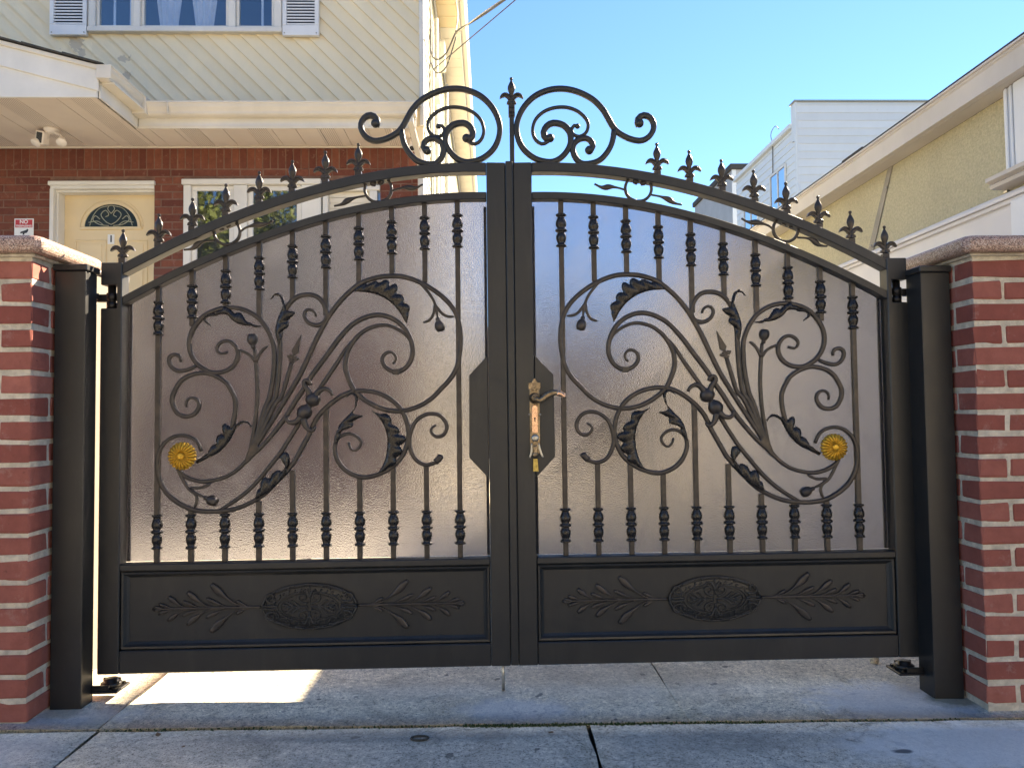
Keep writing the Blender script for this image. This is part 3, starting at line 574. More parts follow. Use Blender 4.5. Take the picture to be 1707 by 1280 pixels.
    lathe('button', [(.0125, 0), (.0120, .004), (.008, .008), (.004, .0065), (.001, .009)], 14, GOLD, fl, fc+Vector((0, -.008, 0)), (0, -1, 0), 1, .08)
    # ornaments between the two arched rails
    for (cx, cz, r, LL, LR) in ((-.920, 1.512, .042, [(-.958, 1.484), (-.988, 1.482), (-1.010, 1.475), (-1.031, 1.458), (-1.058, 1.454)], [(-.880, 1.510), (-.858, 1.526), (-.825, 1.535), (-.795, 1.537), (-.771, 1.549)]),
                                (-.428, 1.652, .044, [(-.468, 1.630), (-.500, 1.624), (-.528, 1.614), (-.546, 1.602), (-.572, 1.596)], [(-.384, 1.646), (-.362, 1.653), (-.336, 1.657), (-.307, 1.655), (-.281, 1.667)])):
        sl = math.atan2(ZUT(cx+.02)-ZUT(cx-.02), .04); rot = lambda pts: [(M(cx+x*math.cos(sl)-z*math.sin(sl)), cz+x*math.sin(sl)+z*math.cos(sl)) for x, z in pts]
        for q in (-1, 1):
            pts = [(0, -r)]+[(q*r*math.cos(a), r*math.sin(a)) for a in [math.radians(x) for x in (-60, -30, 0, 30, 55)]]+[(q*r*.33, r*.92), (q*r*.12, r*.65), (q*r*.18, r*.35), (q*r*.38, r*.36), (q*r*.36, r*.55)]
            sweep('rail_ring', rot(pts), lambda k: .0052*(1-.25*k), .024, .007, BRONZE, t, .008)
            ball('ring_ball', (rot([(q*r*.34, r*.48)])[0][0], .022, rot([(q*r*.34, r*.48)])[0][1]), .0085, BRONZE, t, 10)
        for pts in (LL, LR): sweep('rail_leaf', MQ(pts), lambda k: .0030+.0062*math.exp(-((k-.58)/.17)**2), .022, .006, BRONZE, t, .006)
    # finials along the arch
    for x in [-1.2545]+px[:7]:
        z = 1.411 if x < -1.25 else ZUT(x)
        place('finial', fin_me, (M(x), .024, z), t)
    # crest scroll
    cw = lambda q: .0088*(1-.25*max(0, 1-q*8))
    sweep('crest_scroll', MM(D['c_ring']), lambda q: .0092 if .06 < q < .85 else .0102, .024, .009, IRON, t, .012); ball('curl_end', (M(-.436), .024, 1.872), .0150, IRON, t, 12)
    sweep('crest_scroll', MM(D['c_ring_b']), lambda q: .0092, .024, .009, IRON, t, .012); ball('curl_end', (M(-.266), .024, 1.781), .0150, IRON, t, 12); ball('curl_end', (M(-.136), .024, 1.822), .0145, IRON, t, 12)
    sweep('crest_scroll', MM(D['c_thin']), lambda q: .0055, .024, .007, IRON, t, .011); ball('curl_end', (M(-.228), .024, 1.862), .0090, IRON, t, 10)
    if s < 0:
        cp = box('crest_post', .0075, .0225, .0165, .0315, 1.735, 1.922, IRON, t, .0015); boxes('crest_collar', [(.0045, .0255, .0135, .0345, 1.902, 1.908), (.0055, .0245, .0145, .0335, 1.909, 1.917), (.0045, .0255, .0135, .0345, 1.918, 1.924)], IRON, t, .001)
        place('finial', fin_me, (.015, .024, 1.916), t)
    # lock plate and hinge
    prism('lock_plate', MQ([(-.073, 1.099), (-.134, 1.035), (-.136, .768), (-.073, .700)]), .004, .0445, IRON, t, .002)
    hx = M(-1.288); lathe('hinge_barrel', [(.002, 1.2625), (.016, 1.2625), (.016, 1.283), (.0125, 1.2835), (.0125, 1.289), (.0165, 1.2895), (.0165, 1.313), (.0125, 1.3135), (.0125, 1.3365), (.002, 1.3365)], 14, RUST, t, (hx, .024, 0))
    boxes('hinge_arm', [(M(-1.300), M(-1.336), .012, .036, 1.285, 1.309)], RUST, t, .002); ax = (1 if s > 0 else -1, 0, 0)
    lathe('hinge_nut', [(.001, 0), (.012, 0), (.012, .009), (.001, .009)], 6, RUST, t, (M(-1.3175) - (ax[0]*.0), -.004, 1.298), ax, 1, 0, False); lathe('hinge_bolt', [(.001, 0), (.008, 0), (.008, .004), (.001, .006)], 10, RUST, t, (M(-1.326), .0125, 1.299), (0, -1, 0))
    # --- cast oval and leaf sprays on the kick panel
    oc = (M(-.652), .300); U = .000228*(1 if s < 0 else -1); UZ = .000228
    n = 40; a_, b_ = .150, .0715; v = [(oc[0], .0165, oc[1])]; f = []
    for k, (q, y) in enumerate(((.5, .0165), (.93, .0175), (1.0, .0205), (1.0, .0245))):
        for i in range(n): th = 2*PI*i/n; v.append((oc[0]+a_*q*math.cos(th), y, oc[1]+b_*q*math.sin(th)))
    for i in range(n): f.append((0, 1+i, 1+(i+1) % n))
    for k in range(3):
        for i in range(n): f.append((1+k*n+i, 1+k*n+(i+1) % n, 1+(k+1)*n+(i+1) % n, 1+(k+1)*n+i))
    ro = obj('oval_casting', v, f, IRON, t, True)
    el = lambda A, B, y, w: sweep('oval_rim', [(oc[0]+A*math.cos(2*PI*i/28), oc[1]+B*math.sin(2*PI*i/28)) for i in range(29)], w, y, .005, WORN, ro, .012)
    el(.149, .0705, .0165, .0035); el(.141, .0635, .0155, .0015); el(.103, .046, .0150, .0022); el(.092, .040, .0150, .0015)
    Q = [[(20, 0), (150, 0), (360, -8)], [(130, -5), (190, -45), (240, -92), (262, -84)], [(210, -4), (265, -40), (318, -72), (336, -60)], [(280, -2), (330, -26), (372, -44)], [(0, -60), (0, -170), (0, -285)], [(4, -120), (30, -190), (62, -238), (92, -228), (84, -206)], [(30, -40), (90, -58), (142, -92), (146, -146), (96, -172), (52, -142), (58, -100), (96, -104)],
         [(450, -12), (540, -22), (650, -14)], [(470, -70), (540, -66), (598, -104), (596, -156), (548, -186), (502, -164), (500, -120), (536, -112)], [(470, -205), (390, -232), (310, -262), (270, -250), (300, -232)], [(200, -280), (140, -292), (60, -300)]]
    for k in range(18):
        a = 2*PI*(k+.5)/18; cx_, cz_ = oc[0]+.120*math.cos(a), oc[1]+.052*math.sin(a); tx, tz = -math.sin(a), math.cos(a)*.47; l_ = math.hypot(tx, tz); tx, tz = tx/l_, tz/l_
        sweep('oval_relief', [(cx_+tx*u_-tz*w_, cz_+tz*u_+tx*w_) for u_, w_ in ((-.017, -.004), (-.008, .0045), (.002, .005), (.009, .0), (.006, -.0045), (.001, -.003))], lambda q: .0026*(1-.3*q), .0155, .0050, WORN, ro, .005)
    for pts in Q:
        for sa in (-1, 1):
            for sb in (-1, 1):
                if abs(pts[0][1]) < 6 and len(pts) == 3 and pts[0][0] == 20 and sb > 0: continue
                if pts[0][0] == 0 and sa > 0: continue
                sweep('oval_relief', [(oc[0]+U*x*sa, oc[1]+UZ*z*sb) for x, z in pts], lambda q: .0036*(1-.35*q), .0145, .0055, WORN, ro, .006)
    for sa in (-1, 1):
        sx = oc[0]+sa*.153; g = boxes('leaf_spray', [], IRON, t) if False else None
        st = sweep('leaf_spray', [(sx, .3005), (sx+sa*.17, .301), (sx+sa*.345, .300)], lambda q: .0042*(1-.25*q), .0205, .0055, BRONZE, t, .02)
        for (d0, ln, an, w) in ((.02, .060, 20, .0055), (.035, .125, 31, .0115), (.075, .100, 17, .0065), (.135, .100, 27, .0095), (.165, .085, 15, .0060), (.22, .075, 27, .0080), (.255, .070, 13, .0060), (.285, .055, 6, .0055)):
            for sb in (-1, 1):
                a = math.tan(math.radians(an)); P3 = [(sx+sa*d0, .3005+sb*.001), (sx+sa*(d0+ln*.35), .3005+sb*ln*a*.14), (sx+sa*(d0+ln*.72), .3005+sb*ln*a*.55), (sx+sa*(d0+ln), .3005+sb*ln*a*1.0)]
                sweep('spray_leaf', P3, lambda q, w=w: w*(.20+.80*math.exp(-((q-.80)/.20)**2)), .0205, .0058, BRONZE, st, .007)
    return t
leafL = build_leaf(-1, 'left leaf of the black iron gate, its drop bolt reaching the ground')
leafR = build_leaf(1, 'right leaf of the black iron gate, carrying the brass lever handle')
rod = tube('drop_bolt', [(-.034, .030, .118), (-.034, .030, .018)], .0055, STEEL, leafL, 10); tag(rod, 'bare zinc drop rod')
# lever handle on the right leaf
hp = prism('handle_plate', [(.060, .778), (.094, .778), (.094, .985), (.097, .988), (.097, 1.008), (.086, 1.010), (.0805, 1.022), (.074, 1.022), (.068, 1.010), (.057, 1.008), (.057, .988), (.060, .985)], -.006, .0015, BRASS, leafR, .0015); tag(hp, 'antique brass handle plate with worn copper face')
prism('worn_face', [(.067, .845), (.087, .845), (.087, .925), (.083, .935), (.071, .935), (.067, .925)], -.0085, -.0055, COPPER, hp, .001)
for z in (.905,): 
    for x in (.0595, .0945): ball('plate_stud', (x, -.006, z), .0035, STEEL, hp, 8)
prism('keyhole', [(.075, .882), (.079, .882), (.0785, .890), (.0805, .893), (.077, .897), (.0735, .893), (.0755, .890)], -.0092, -.0080, BLK, hp)
for sa in (-1, 1): sweep('plate_scroll', [(.077+sa*.002, .962), (.077+sa*.012, .972), (.077+sa*.013, .984), (.077+sa*.006, .988), (.077+sa*.004, .981)], .0022, -.007, .003, BRASS, hp, .004)
sweep('plate_scroll', [(.077, .990), (.072, .998), (.077, 1.006), (.082, .998), (.077, .991)], .0020, -.007, .003, BRASS, hp, .004)
lathe('handle_boss', [(.016, 0), (.018, .004), (.016, .012), (.010, .016), (.010, .034), (.002, .036)], 18, BRASS, hp, (.077, -.004, .958), (0, -1, 0))
lv = sweep('lever', [(.077, .958), (.086, .950), (.096, .951), (.108, .960), (.122, .969), (.140, .974), (.156, .971), (.168, .963)], lambda q: .0075+.0035*math.sin(PI*q)**2-.001*q, -.044, .0085, BRASS, leafR, .006); tag(lv, 'brass lever handle with rubbed copper tip')
sweep('lever_tip', [(.146, .9725), (.157, .970), (.167, .964), (.171, .958)], lambda q: .0098-.003*q, -.0455, .0095, COPPER, lv, .004)
sweep('lever_spiral', [(.077+.0125*(1-k/26)*math.cos(k*.55), .958+.0125*(1-k/26)*math.sin(k*.55)) for k in range(26)], .0017, -.041, .003, BRASS, lv, .004)
lathe('lock_cylinder', [(.012, 0), (.0125, .003), (.011, .007), (.006, .009), (.001, .009)], 16, STEEL, hp, (.077, -.004, .829), (0, -1, 0))
ky = thing('key_bunch', 'small bunch of keys with yellow tag hanging from the gate lock', 'keys', (.077, -.014, .826))
prism('key_bow', [(.072, .790), (.082, .790), (.0875, .800), (.087, .813), (.080, .820), (.074, .820), (.067, .813), (.0665, .800)], -.018, -.0155, BRASS, ky, .0008)
for pts in ([(.068, .812), (.064, .785), (.060, .772), (.0585, .766)], [(.086, .812), (.092, .790), (.099, .772), (.1015, .767)]): sweep('key', pts, lambda q: .0042-.0014*q, -.0165, .0012, STEEL, ky, .005)
sweep('key', [(.076, .806), (.077, .786), (.076, .766)], lambda q: .0062*(1-.2*q), -.0195, .0022, BRASS, ky, .005)
ball('key_ring', (.0765, -.018, .776), .010, BRASS, ky, 10, .5)
prism('key_tag', [(.0695, .764), (.0835, .764), (.0865, .722), (.0680, .722)], -.019, -.013, simple('yellow_brass_tag', (.50, .36, .10), .35, .4, 90, .3, 150, .001, metal=.6), ky, .001)
# ------------------------------------------------------------------ the house on the left
HX = -.645; HY = 4.27; HL = -6.6
H = thing('row_house', 'cream sided house with red brick ground floor and porch roof, behind the left gate leaf', 'house', (-3.6, 8, 0))
def clip(poly, ax, val, keep):     # clip polygon [(x,z)] to one side
    out = []
    for i in range(len(poly)):
        a, b = poly[i], poly[(i+1) % len(poly)]; da, db = (a[ax]-val)*keep, (b[ax]-val)*keep
        if da >= 0: out.append(a)
        if da*db < 0: t = da/(da-db); out.append((a[0]+(b[0]-a[0])*t, a[1]+(b[1]-a[1])*t))
    return out
def cliprect(p, x0, x1, z0, z1):
    for ax, v, k in ((0, x0, 1), (0, x1, -1), (1, z0, 1), (1, z1, -1)):
        if len(p) < 3: return []
        p = clip(p, ax, v, k)
    return p if len(p) >= 3 else []
OPEN = [(-5.4, -4.415, .95, 3.00), (-3.95, -3.04, .95, 3.02), (-2.777, -1.035, 1.75, 3.03)]
xs = sorted({HL, HX} | {o[0] for o in OPEN} | {o[1] for o in OPEN}); parts = []
for a, b in zip(xs[:-1], xs[1:]):
    o = next((q for q in OPEN if q[0] <= a and q[1] >= b), None)
    if o is None: parts.append((a, b, HY+.004, HY+.22, -.05, 3.33))
    else: parts += [(a, b, HY+.004, HY+.22, -.05, o[2]), (a, b, HY+.004, HY+.22, o[3], 3.33)]
# the brickwork: backing with recessed joints down to 2.25 m, patterned wall below (only seen through the frosted sheet)
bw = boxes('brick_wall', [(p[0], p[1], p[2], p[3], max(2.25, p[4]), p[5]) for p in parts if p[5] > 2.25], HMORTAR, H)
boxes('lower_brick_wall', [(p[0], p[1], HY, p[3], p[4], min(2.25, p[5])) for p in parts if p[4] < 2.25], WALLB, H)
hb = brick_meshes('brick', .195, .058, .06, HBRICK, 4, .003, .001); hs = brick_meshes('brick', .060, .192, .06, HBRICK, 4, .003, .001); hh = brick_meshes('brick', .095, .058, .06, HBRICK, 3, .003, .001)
def blocked(x, z, hw):
    return any(o[0]-.02 < x+hw and x-hw < o[1]+.02 and z < o[3] for o in OPEN)
x = HX-.035
while x > -4.95: place('brick', random.choice(hs), (x, HY+.031+random.uniform(-.002, .002), 3.232), bw); x -= .0685
z = 3.098; k = 0
while z > 2.28:
    spans = [(-4.99, HX)] if z > 3.04 else [(-4.415, -3.95), (-3.04, -2.777), (-1.035, HX)]
    for a, b in spans:
        x = b-.004; first = True
        while x-a > .05:
            L = .195
            if first and k % 2: L = .095
            first = False
            if x-L < a+.002: L = x-a-.004
            if L < .03: break
            me = random.choice(hb if L > .12 else hh); base = .195 if L > .12 else .095
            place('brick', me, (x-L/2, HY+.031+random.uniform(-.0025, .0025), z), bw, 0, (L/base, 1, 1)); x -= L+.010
    z -= .0678; k += 1
# front door in its white casing
dr = box('door', -3.897, -3.0, 4.40, 4.445, .95, 2.941, DOORC, H, .002); tag(dr, 'cream front door with half-round leaded light')
boxes('door_casing', [(-3.962, -3.03, 4.245, 4.30, 2.985, 3.022), (-3.950, -3.04, 4.262, 4.36, 2.956, 2.986), (-3.935, -3.04, 4.30, 4.40, 2.936, 2.957), (-3.950, -3.915, 4.255, 4.36, .95, 2.957), (-3.916, -3.897, 4.30, 4.42, .95, 2.937), (-3.045, -3.035, 4.32, 4.40, .95, 2.95)], WHITE, H, .004)
def halfring(cx, cz, rx0, rz0, rx1, rz1, n=22): return [(cx+rx1*math.cos(PI*i/n), cz+rz1*math.sin(PI*i/n)) for i in range(n+1)]+[(cx+rx0*math.cos(PI*i/n), cz+rz0*math.sin(PI*i/n)) for i in range(n, -1, -1)]
prism('light_surround', halfring(-3.477, 2.645, .236, .208, .262, .236), 4.388, 4.401, DOORC, dr, .003); boxes('light_sill', [(-3.755, -3.20, 4.384, 4.401, 2.622, 2.646)], DOORC, dr, .003)
prism('light_surround', halfring(-3.477, 2.645, .275, .250, .286, .262), 4.394, 4.401, DOORC, dr, .002)
prism('fan_light', [(-3.477+.238*math.cos(PI*i/20), 2.646+.210*math.sin(PI*i/20)) for i in range(21)], 4.392, 4.398, DGLASS, dr); prism('light_backing', [(-3.477+.238*math.cos(PI*i/20), 2.646+.210*math.sin(PI*i/20)) for i in range(21)], 4.3985, 4.3995, simple('dark_hall', (.055, .055, .036), .8, .4, 20), dr)
ld = []
for q in (-1, 1):
    for pts in ([(0, .02), (.05, .05), (.09, .11), (.05, .15), (.02, .11), (.05, .09)], [(.02, .01), (.10, .02), (.16, .06), (.14, .10), (.10, .07)], [(0, .12), (.03, .16), (.02, .19)], [(.19, .01), (.16, .10), (.10, .17), (0, .195)], [(.06, .01), (.12, .05), (.20, .04)]):
        sweep('lead_came', [(-3.477+q*a, 2.646+b) for a, b in pts], .0035, 4.390, .0025, LEAD, dr, .01)
for (a, b, c, d) in ((-3.80, -3.52, 1.75, 2.53), (-3.43, -3.15, 1.75, 2.53), (-3.80, -3.52, 1.1, 1.6), (-3.43, -3.15, 1.1, 1.6)):
    boxes('door_panel', [(a, b, 4.391, 4.401, d-.014, d), (a, b, 4.391, 4.401, c, c+.014), (a, a+.014, 4.391, 4.401, c+.014, d-.014), (b-.014, b, 4.391, 4.401, c+.014, d-.014), (a+.04, b-.04, 4.394, 4.401, c+.04, d-.04)], DOORC, dr, .003)
pq = box('number_plaque', -3.508, -3.449, 4.394, 4.3995, 2.490, 2.577, WHP, dr); tag(pq, 'white plaque with the number 1'); text('numeral', '1', .085, (-3.477, 4.3935, 2.534), BLK, dr, .0008, bold=.002)
# sidelight at the far left edge
boxes('window_frame', [(-5.4, -4.415, 4.25, 4.36, 2.95, 3.00), (-4.47, -4.415, 4.25, 4.36, .95, 2.949), (-5.4, -5.34, 4.25, 4.36, .95, 2.949)], WHITE, H, .004); box('window_pane', -5.339, -4.471, 4.33, 4.335, .95, 2.949, WGLASS, H)
# ground floor windows
boxes('window_frame', [(-2.790, -1.56, 4.235, 4.30, 2.985, 3.034), (-2.777, -2.712, 4.25, 4.33, 1.75, 2.984), (-2.335, -2.215, 4.25, 4.33, 1.75, 2.984), (-1.735, -1.560, 4.25, 4.33, 1.75, 2.984), (-2.777, -1.56, 4.245, 4.33, 1.72, 1.75)], WHITE, H, .005)
def sash(x0, x1, z0, z1, y, w=.045):
    s = boxes('window_sash', [(x0, x1, y, y+.03, z1-w, z1), (x0, x1, y, y+.03, z0, z0+w), (x0, x0+w, y, y+.03, z0+w, z1-w), (x1-w, x1, y, y+.03, z0+w, z1-w)], WHITE, H, .004)
    box('pane', x0+w, x1-w, y+.012, y+.016, z0+w, z1-w, WGLASS, s); return s
sash(-2.711, -2.336, 1.752, 2.983, 4.275); s2 = sash(-2.214, -1.736, 1.752, 2.983, 4.275)
L = []
for i in range(1, 13): L.append((-2.17+.0335*i-.002, -2.17+.0335*i+.002, 4.300, 4.304, 2.3, 2.935))
for i in range(1, 19): L.append((-2.168, -1.782, 4.3045, 4.3075, 2.30+.0335*i-.002, 2.30+.0335*i+.002))
ms = boxes('security_mesh', L, BLK, s2); tag(ms, kind='stuff')
boxes('window_frame', [(-1.545, -1.035, 4.24, 4.30, 2.93, 2.975), (-1.130, -1.060, 4.25, 4.33, 1.75, 2.929), (-1.545, -1.500, 4.25, 4.33, 1.75, 2.929)], WHITE, H, .004)
bl = boxes('window_blind', [(-1.499, -1.131, 4.30+.002*(i % 2), 4.304+.002*(i % 2), 1.78+.05*i, 1.78+.05*i+.047) for i in range(23)], CREAMTRIM, H, .002); tag(bl, kind='stuff')
box('window_pane', -1.059, -1.036, 4.29, 4.296, 1.75, 2.929, WGLASS, H)
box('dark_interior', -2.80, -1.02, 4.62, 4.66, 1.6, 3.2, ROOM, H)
for pts in ([(-2.70, -2.55)], [(-1.98, -1.78)]):
    for a, b in pts: extr('window_curtain', [(a+(b-a)*i/16, 4.42+.012*math.sin(i*1.9)) for i in range(17)]+[(a+(b-a)*i/16, 4.426+.012*math.sin(i*1.9)) for i in range(16, -1, -1)], 'y', 1.7, 3.0, CURT, H) if False else None
# wall board behind the siding, with the upper window opening
WX0, WX1, WZ0, WZ1 = -3.60, -1.92, 4.375, 5.55
boxes('wall_board', [(HL, WX0, HY+.012, HY+.15, 3.33, 6.0), (WX1, HX, HY+.012, HY+.15, 3.33, 6.0), (WX0, WX1, HY+.012, HY+.15, 3.33, WZ0), (WX0, WX1, HY+.012, HY+.15, WZ1, 6.0)], SIDING, H)
c45 = math.cos(PI/4); pw = .1045; zs0, zs1 = 3.52, 5.45; i = 0; kx = -5.0
while kx < HX+2.6:
    a = kx
    # plank runs from upper left to lower right; perpendicular width pw
    band = [(a, zs0), (a+pw/c45, zs0), (a+pw/c45-2.4, zs0+2.4), (a-2.4, zs0+2.4)]
    for (x0, x1, z0, z1) in ((-5.0, WX0, zs0, zs1), (WX1, HX-.028, zs0, zs1), (WX0, WX1, zs0, WZ0), (WX0, WX1, WZ1, zs1)):
        q = cliprect(band, x0, x1, z0, z1)
        if not q: continue
        n = len(q); k = 0; v, f = [], []
        def fy(p): t = ((p[0]-a)+(p[1]-zs0))*c45/pw; return HY+.0105-.017*(1-t)
        v += [(p[0], fy(p), p[1]) for p in q]+[(p[0], HY+.0115, p[1]) for p in q]
        f += [tuple(range(k, k+n)), tuple(range(k+2*n-1, k+n-1, -1))]+[(k+j, k+(j+1) % n, k+n+(j+1) % n, k+n+j) for j in range(n)]
        obj('siding_plank', v, f, SIDING, H)
    kx += pw/c45
boxes('corner_trim', [(HX-.030, HX+.010, HY-.018, HY+.05, 3.52, 5.44), (HX-.028, HX+.012, HY-.006, HY+.06, -.05, 3.329)], WHITE, H, .004)
# upper window, three lights
boxes('window_frame', [(-3.62, -1.90, 4.215, 4.29, 4.360, 4.405), (-3.615, -3.555, 4.225, 4.33, 4.406, 5.6), (-3.222, -3.160, 4.225, 4.33, 4.406, 5.6), (-2.380, -2.315, 4.225, 4.33, 4.406, 5.6), (-1.972, -1.905, 4.225, 4.33, 4.406, 5.6)], WHITE, H, .005)
for a, b in ((-3.554, -3.223), (-3.159, -2.381), (-2.314, -1.973)):
    s = boxes('window_sash', [(a, b, 4.25, 4.29, 4.406, 4.432), (a, a+.026, 4.25, 4.29, 4.433, 5.55), (b-.026, b, 4.25, 4.29, 4.433, 5.55)], WHITE, H, .003); box('pane', a+.026, b-.026, 4.268, 4.272, 4.432, 5.55, WGLASS, s)
    if b-a > .5: pass
boxes('sash_bar', [(-3.42, -3.402, 4.285, 4.297, 4.433, 5.5), (-3.275, -3.258, 4.285, 4.297, 4.433, 5.5), (-2.10, -2.082, 4.285, 4.297, 4.433, 5.5)], SHUT, H)
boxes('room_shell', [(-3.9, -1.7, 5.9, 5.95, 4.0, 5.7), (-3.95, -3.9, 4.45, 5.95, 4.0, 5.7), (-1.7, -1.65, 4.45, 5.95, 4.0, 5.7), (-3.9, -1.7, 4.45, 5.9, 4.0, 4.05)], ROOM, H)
for a, b, lab in ((-3.06, -2.84, 'white sheer curtain gathered in the upper window, next to the slim side light'), (-2.74, -2.52, 'white sheer curtain gathered in the upper window, near its middle post')):
    n = 20; v, f = [], []
    for i in range(n+1):
        u = i/n; ph = u*PI*7; x = a+(b-a)*u
        for zz, sq in ((4.46, .72), (4.70, 1.0), (5.1, 1.15), (5.5, 1.3)):
            xm = (a+b)/2; v.append((xm+(x-xm)*sq, 4.345+.016*math.sin(ph), zz))
    for i in range(n):
        for j in range(3): f.append((i*4+j, i*4+4+j, i*4+5+j, i*4+1+j))
    k = len(v); v += [(p[0], p[1]+.004, p[2]) for p in v]; f += [tuple(k+q for q in g_[::-1]) for g_ in f]
    tag(obj('curtain', v, f, CURT, None, True, False), lab, 'curtain', 'sheer curtains in the upper window')
# shutters
for a, b in ((-3.952, -3.628), (-1.896, -1.572)):
    s = boxes('shutter', [(a, b, 4.222, 4.262, 4.330, 4.425), (a, a+.036, 4.222, 4.262, 4.426, 5.5), (b-.036, b, 4.222, 4.262, 4.426, 5.5), (a, b, 4.222, 4.262, 5.501, 5.58)], SHUT, H, .003); box('shutter_gap_shade', a+.036, b-.036, 4.254, 4.262, 4.426, 5.5, ROOM, s)  # dark backing paints in the shade between the louvres
    v, f = [], []
    for i in range(38):
        z0 = 4.430+.0278*i; k = len(v); v += [(x_, y_, z_) for x_ in (a+.037, b-.037) for (y_, z_) in ((4.228, z0), (4.250, z0+.011), (4.250, z0+.015), (4.228, z0+.013))]
        f += [(k, k+1, k+2, k+3), (k+7, k+6, k+5, k+4)]+[(k+j, k+(j+1) % 4, k+4+(j+1) % 4, k+4+j) for j in range(4)]
    tag(obj('louvres', v, f, SHUT, s), kind='stuff')
    for x_ in (a+.02, b-.02): lathe('shutter_screw', [(.001, 0), (.007, 0), (.006, .003), (.001, .004)], 8, STEEL, s, (x_, 4.222, 4.352), (0, -1, 0))
# soffits: panels running out from the wall
x = -3.012
while x > HL: box('soffit_panel', max(HL, x-.30), x-.004, 3.235, HY-.004, 3.330, 3.338, SOFFIT, H); x -= .302
x = -.672
while x > -3.0: box('soffit_panel', max(-3.008, x-.2), x-.003, 3.845, HY-.004, 3.3315, 3.3395, SOFFIT, H); x -= .202
boxes('soffit_channel', [(HL, HX, HY-.026, HY-.002, 3.318, 3.3295)], CREAMTRIM, H, .002)
# porch gable board, rake, shingle edge
zr = lambda x: 3.757-.26*(x+3.717); RX = -4.9
prism('porch_gable', [(-3.004, 3.330), (-3.004, zr(-3.004)-.15), (RX, zr(RX)-.15), (-6.79, zr(-3.0)-.15), (-6.79, 3.330)], 3.212, 3.234, WHITE, H, .003)
prism('rake_board', [(-2.985, zr(-2.985)-.022), (RX, zr(RX)-.022), (RX, zr(RX)-.185), (-2.985, zr(-2.985)-.195)], 3.192, 3.2115, WHITE, H, .003); prism('rake_board', [(RX-.001, zr(RX)-.022), (-6.8, zr(-3.0)-.022), (-6.8, zr(-3.0)-.19), (RX-.001, zr(RX)-.185)], 3.192, 3.2115, WHITE, H, .003)
prism('rake_moulding', [(-2.965, zr(-2.965)-.004), (RX, zr(RX)-.004), (RX, zr(RX)-.038), (-2.965, zr(-2.965)-.038)], 3.170, 3.1915, CREAMTRIM, H, .004)
x = -2.93; k = 0
while x > RX+.05:
    x2 = max(RX, x-.30); prism('shingle', [(x, zr(x)+.004), (x2, zr(x2)+.004), (x2, zr(x2)+.020), (x, zr(x)+.013)], 3.150+random.uniform(-.004, .004), HY-.006, SHINGLE, H); x -= .302
prism('far_roof_slope', [(RX-.002, zr(RX)+.014), (-6.9, zr(-2.9)+.01), (-6.9, zr(-2.9)-.004), (RX-.002, zr(RX)-.002)], 3.15, HY-.006, SHINGLE, H)
# porch eave return: inner fascia, gutter running back to the wall eave
box('return_fascia', -3.004, -2.986, 3.236, 3.84, 3.332, 3.50, WHITE, H, .003)
KG = [(0, 0), (.060, 0), (.075, .012), (.078, .030), (.098, .060), (.104, .085), (.112, .092), (.112, .104), (.100, .104), (.096, .090), (.088, .065), (.068, .034), (.064, .012), (.006, .010), (.006, .104), (0, .104)]
extr('gutter', [(-2.985+a, 3.455+b) for a, b in KG], 'y', 3.166, 3.722, GUTTER, H); box('gutter_end', -2.985, -2.875, 3.160, 3.1655, 3.455, 3.559, GUTTER, H, .002)
box('return_soffit', -2.985, -2.885, 3.236, 3.72, 3.440, 3.4545, CREAMTRIM, H)
# eave along the front wall
box('fascia_board', -2.984, -.668, 3.838, 3.856, 3.3405, 3.505, WHITE, H, .003); box('fascia_lip', -2.984, -.668, 3.829, 3.8375, 3.330, 3.352, CREAMTRIM, H, .002)
extr('gutter', [(3.8375-a, 3.418+b) for a, b in KG], 'x', -2.872, -.665, GUTTER, H); boxes('gutter_end', [(-.6645, -.660, 3.724, 3.838, 3.418, 3.522)], GUTTER, H, .002)
box('gutter_corner', -2.985, -2.8715, 3.7225, 3.8375, 3.4165, 3.5595, GUTTER, H, .003); boxes('gutter_joint', [(-2.70, -2.694, 3.722, 3.836, 3.4165, 3.5245)], GUTTER, H, .001)
extr('eave_roof', [(3.79, 3.512), (HY-.004, 3.70), (HY-.004, 3.715), (3.79, 3.526)], 'x', -3.0, -.66, SHINGLE, H)
def rpipe(name, pts, w, d, mat, parent):
    v, f = [], []
    for p in pts: v += [(p[0]+sx*w/2, p[1]+sy*d/2, p[2]) for sx, sy in ((-1, -1), (1, -1), (1, 1), (-1, 1))]
    for i in range(len(pts)-1):
        for j in range(4): f.append((i*4+j, i*4+(j+1) % 4, i*4+4+(j+1) % 4, i*4+4+j))
    f += [(0, 1, 2, 3), tuple(range(len(v)-1, len(v)-5, -1))]; return bev(obj(name, v, f, mat, parent), .006)
rpipe('downspout', [(-.710, 3.78, 3.425), (-.710, 3.79, 3.36), (-.668, 4.18, 3.14), (-.664, 4.215, 3.07), (-.664, 4.218, .2)], .052, .05, GUTTER, H)
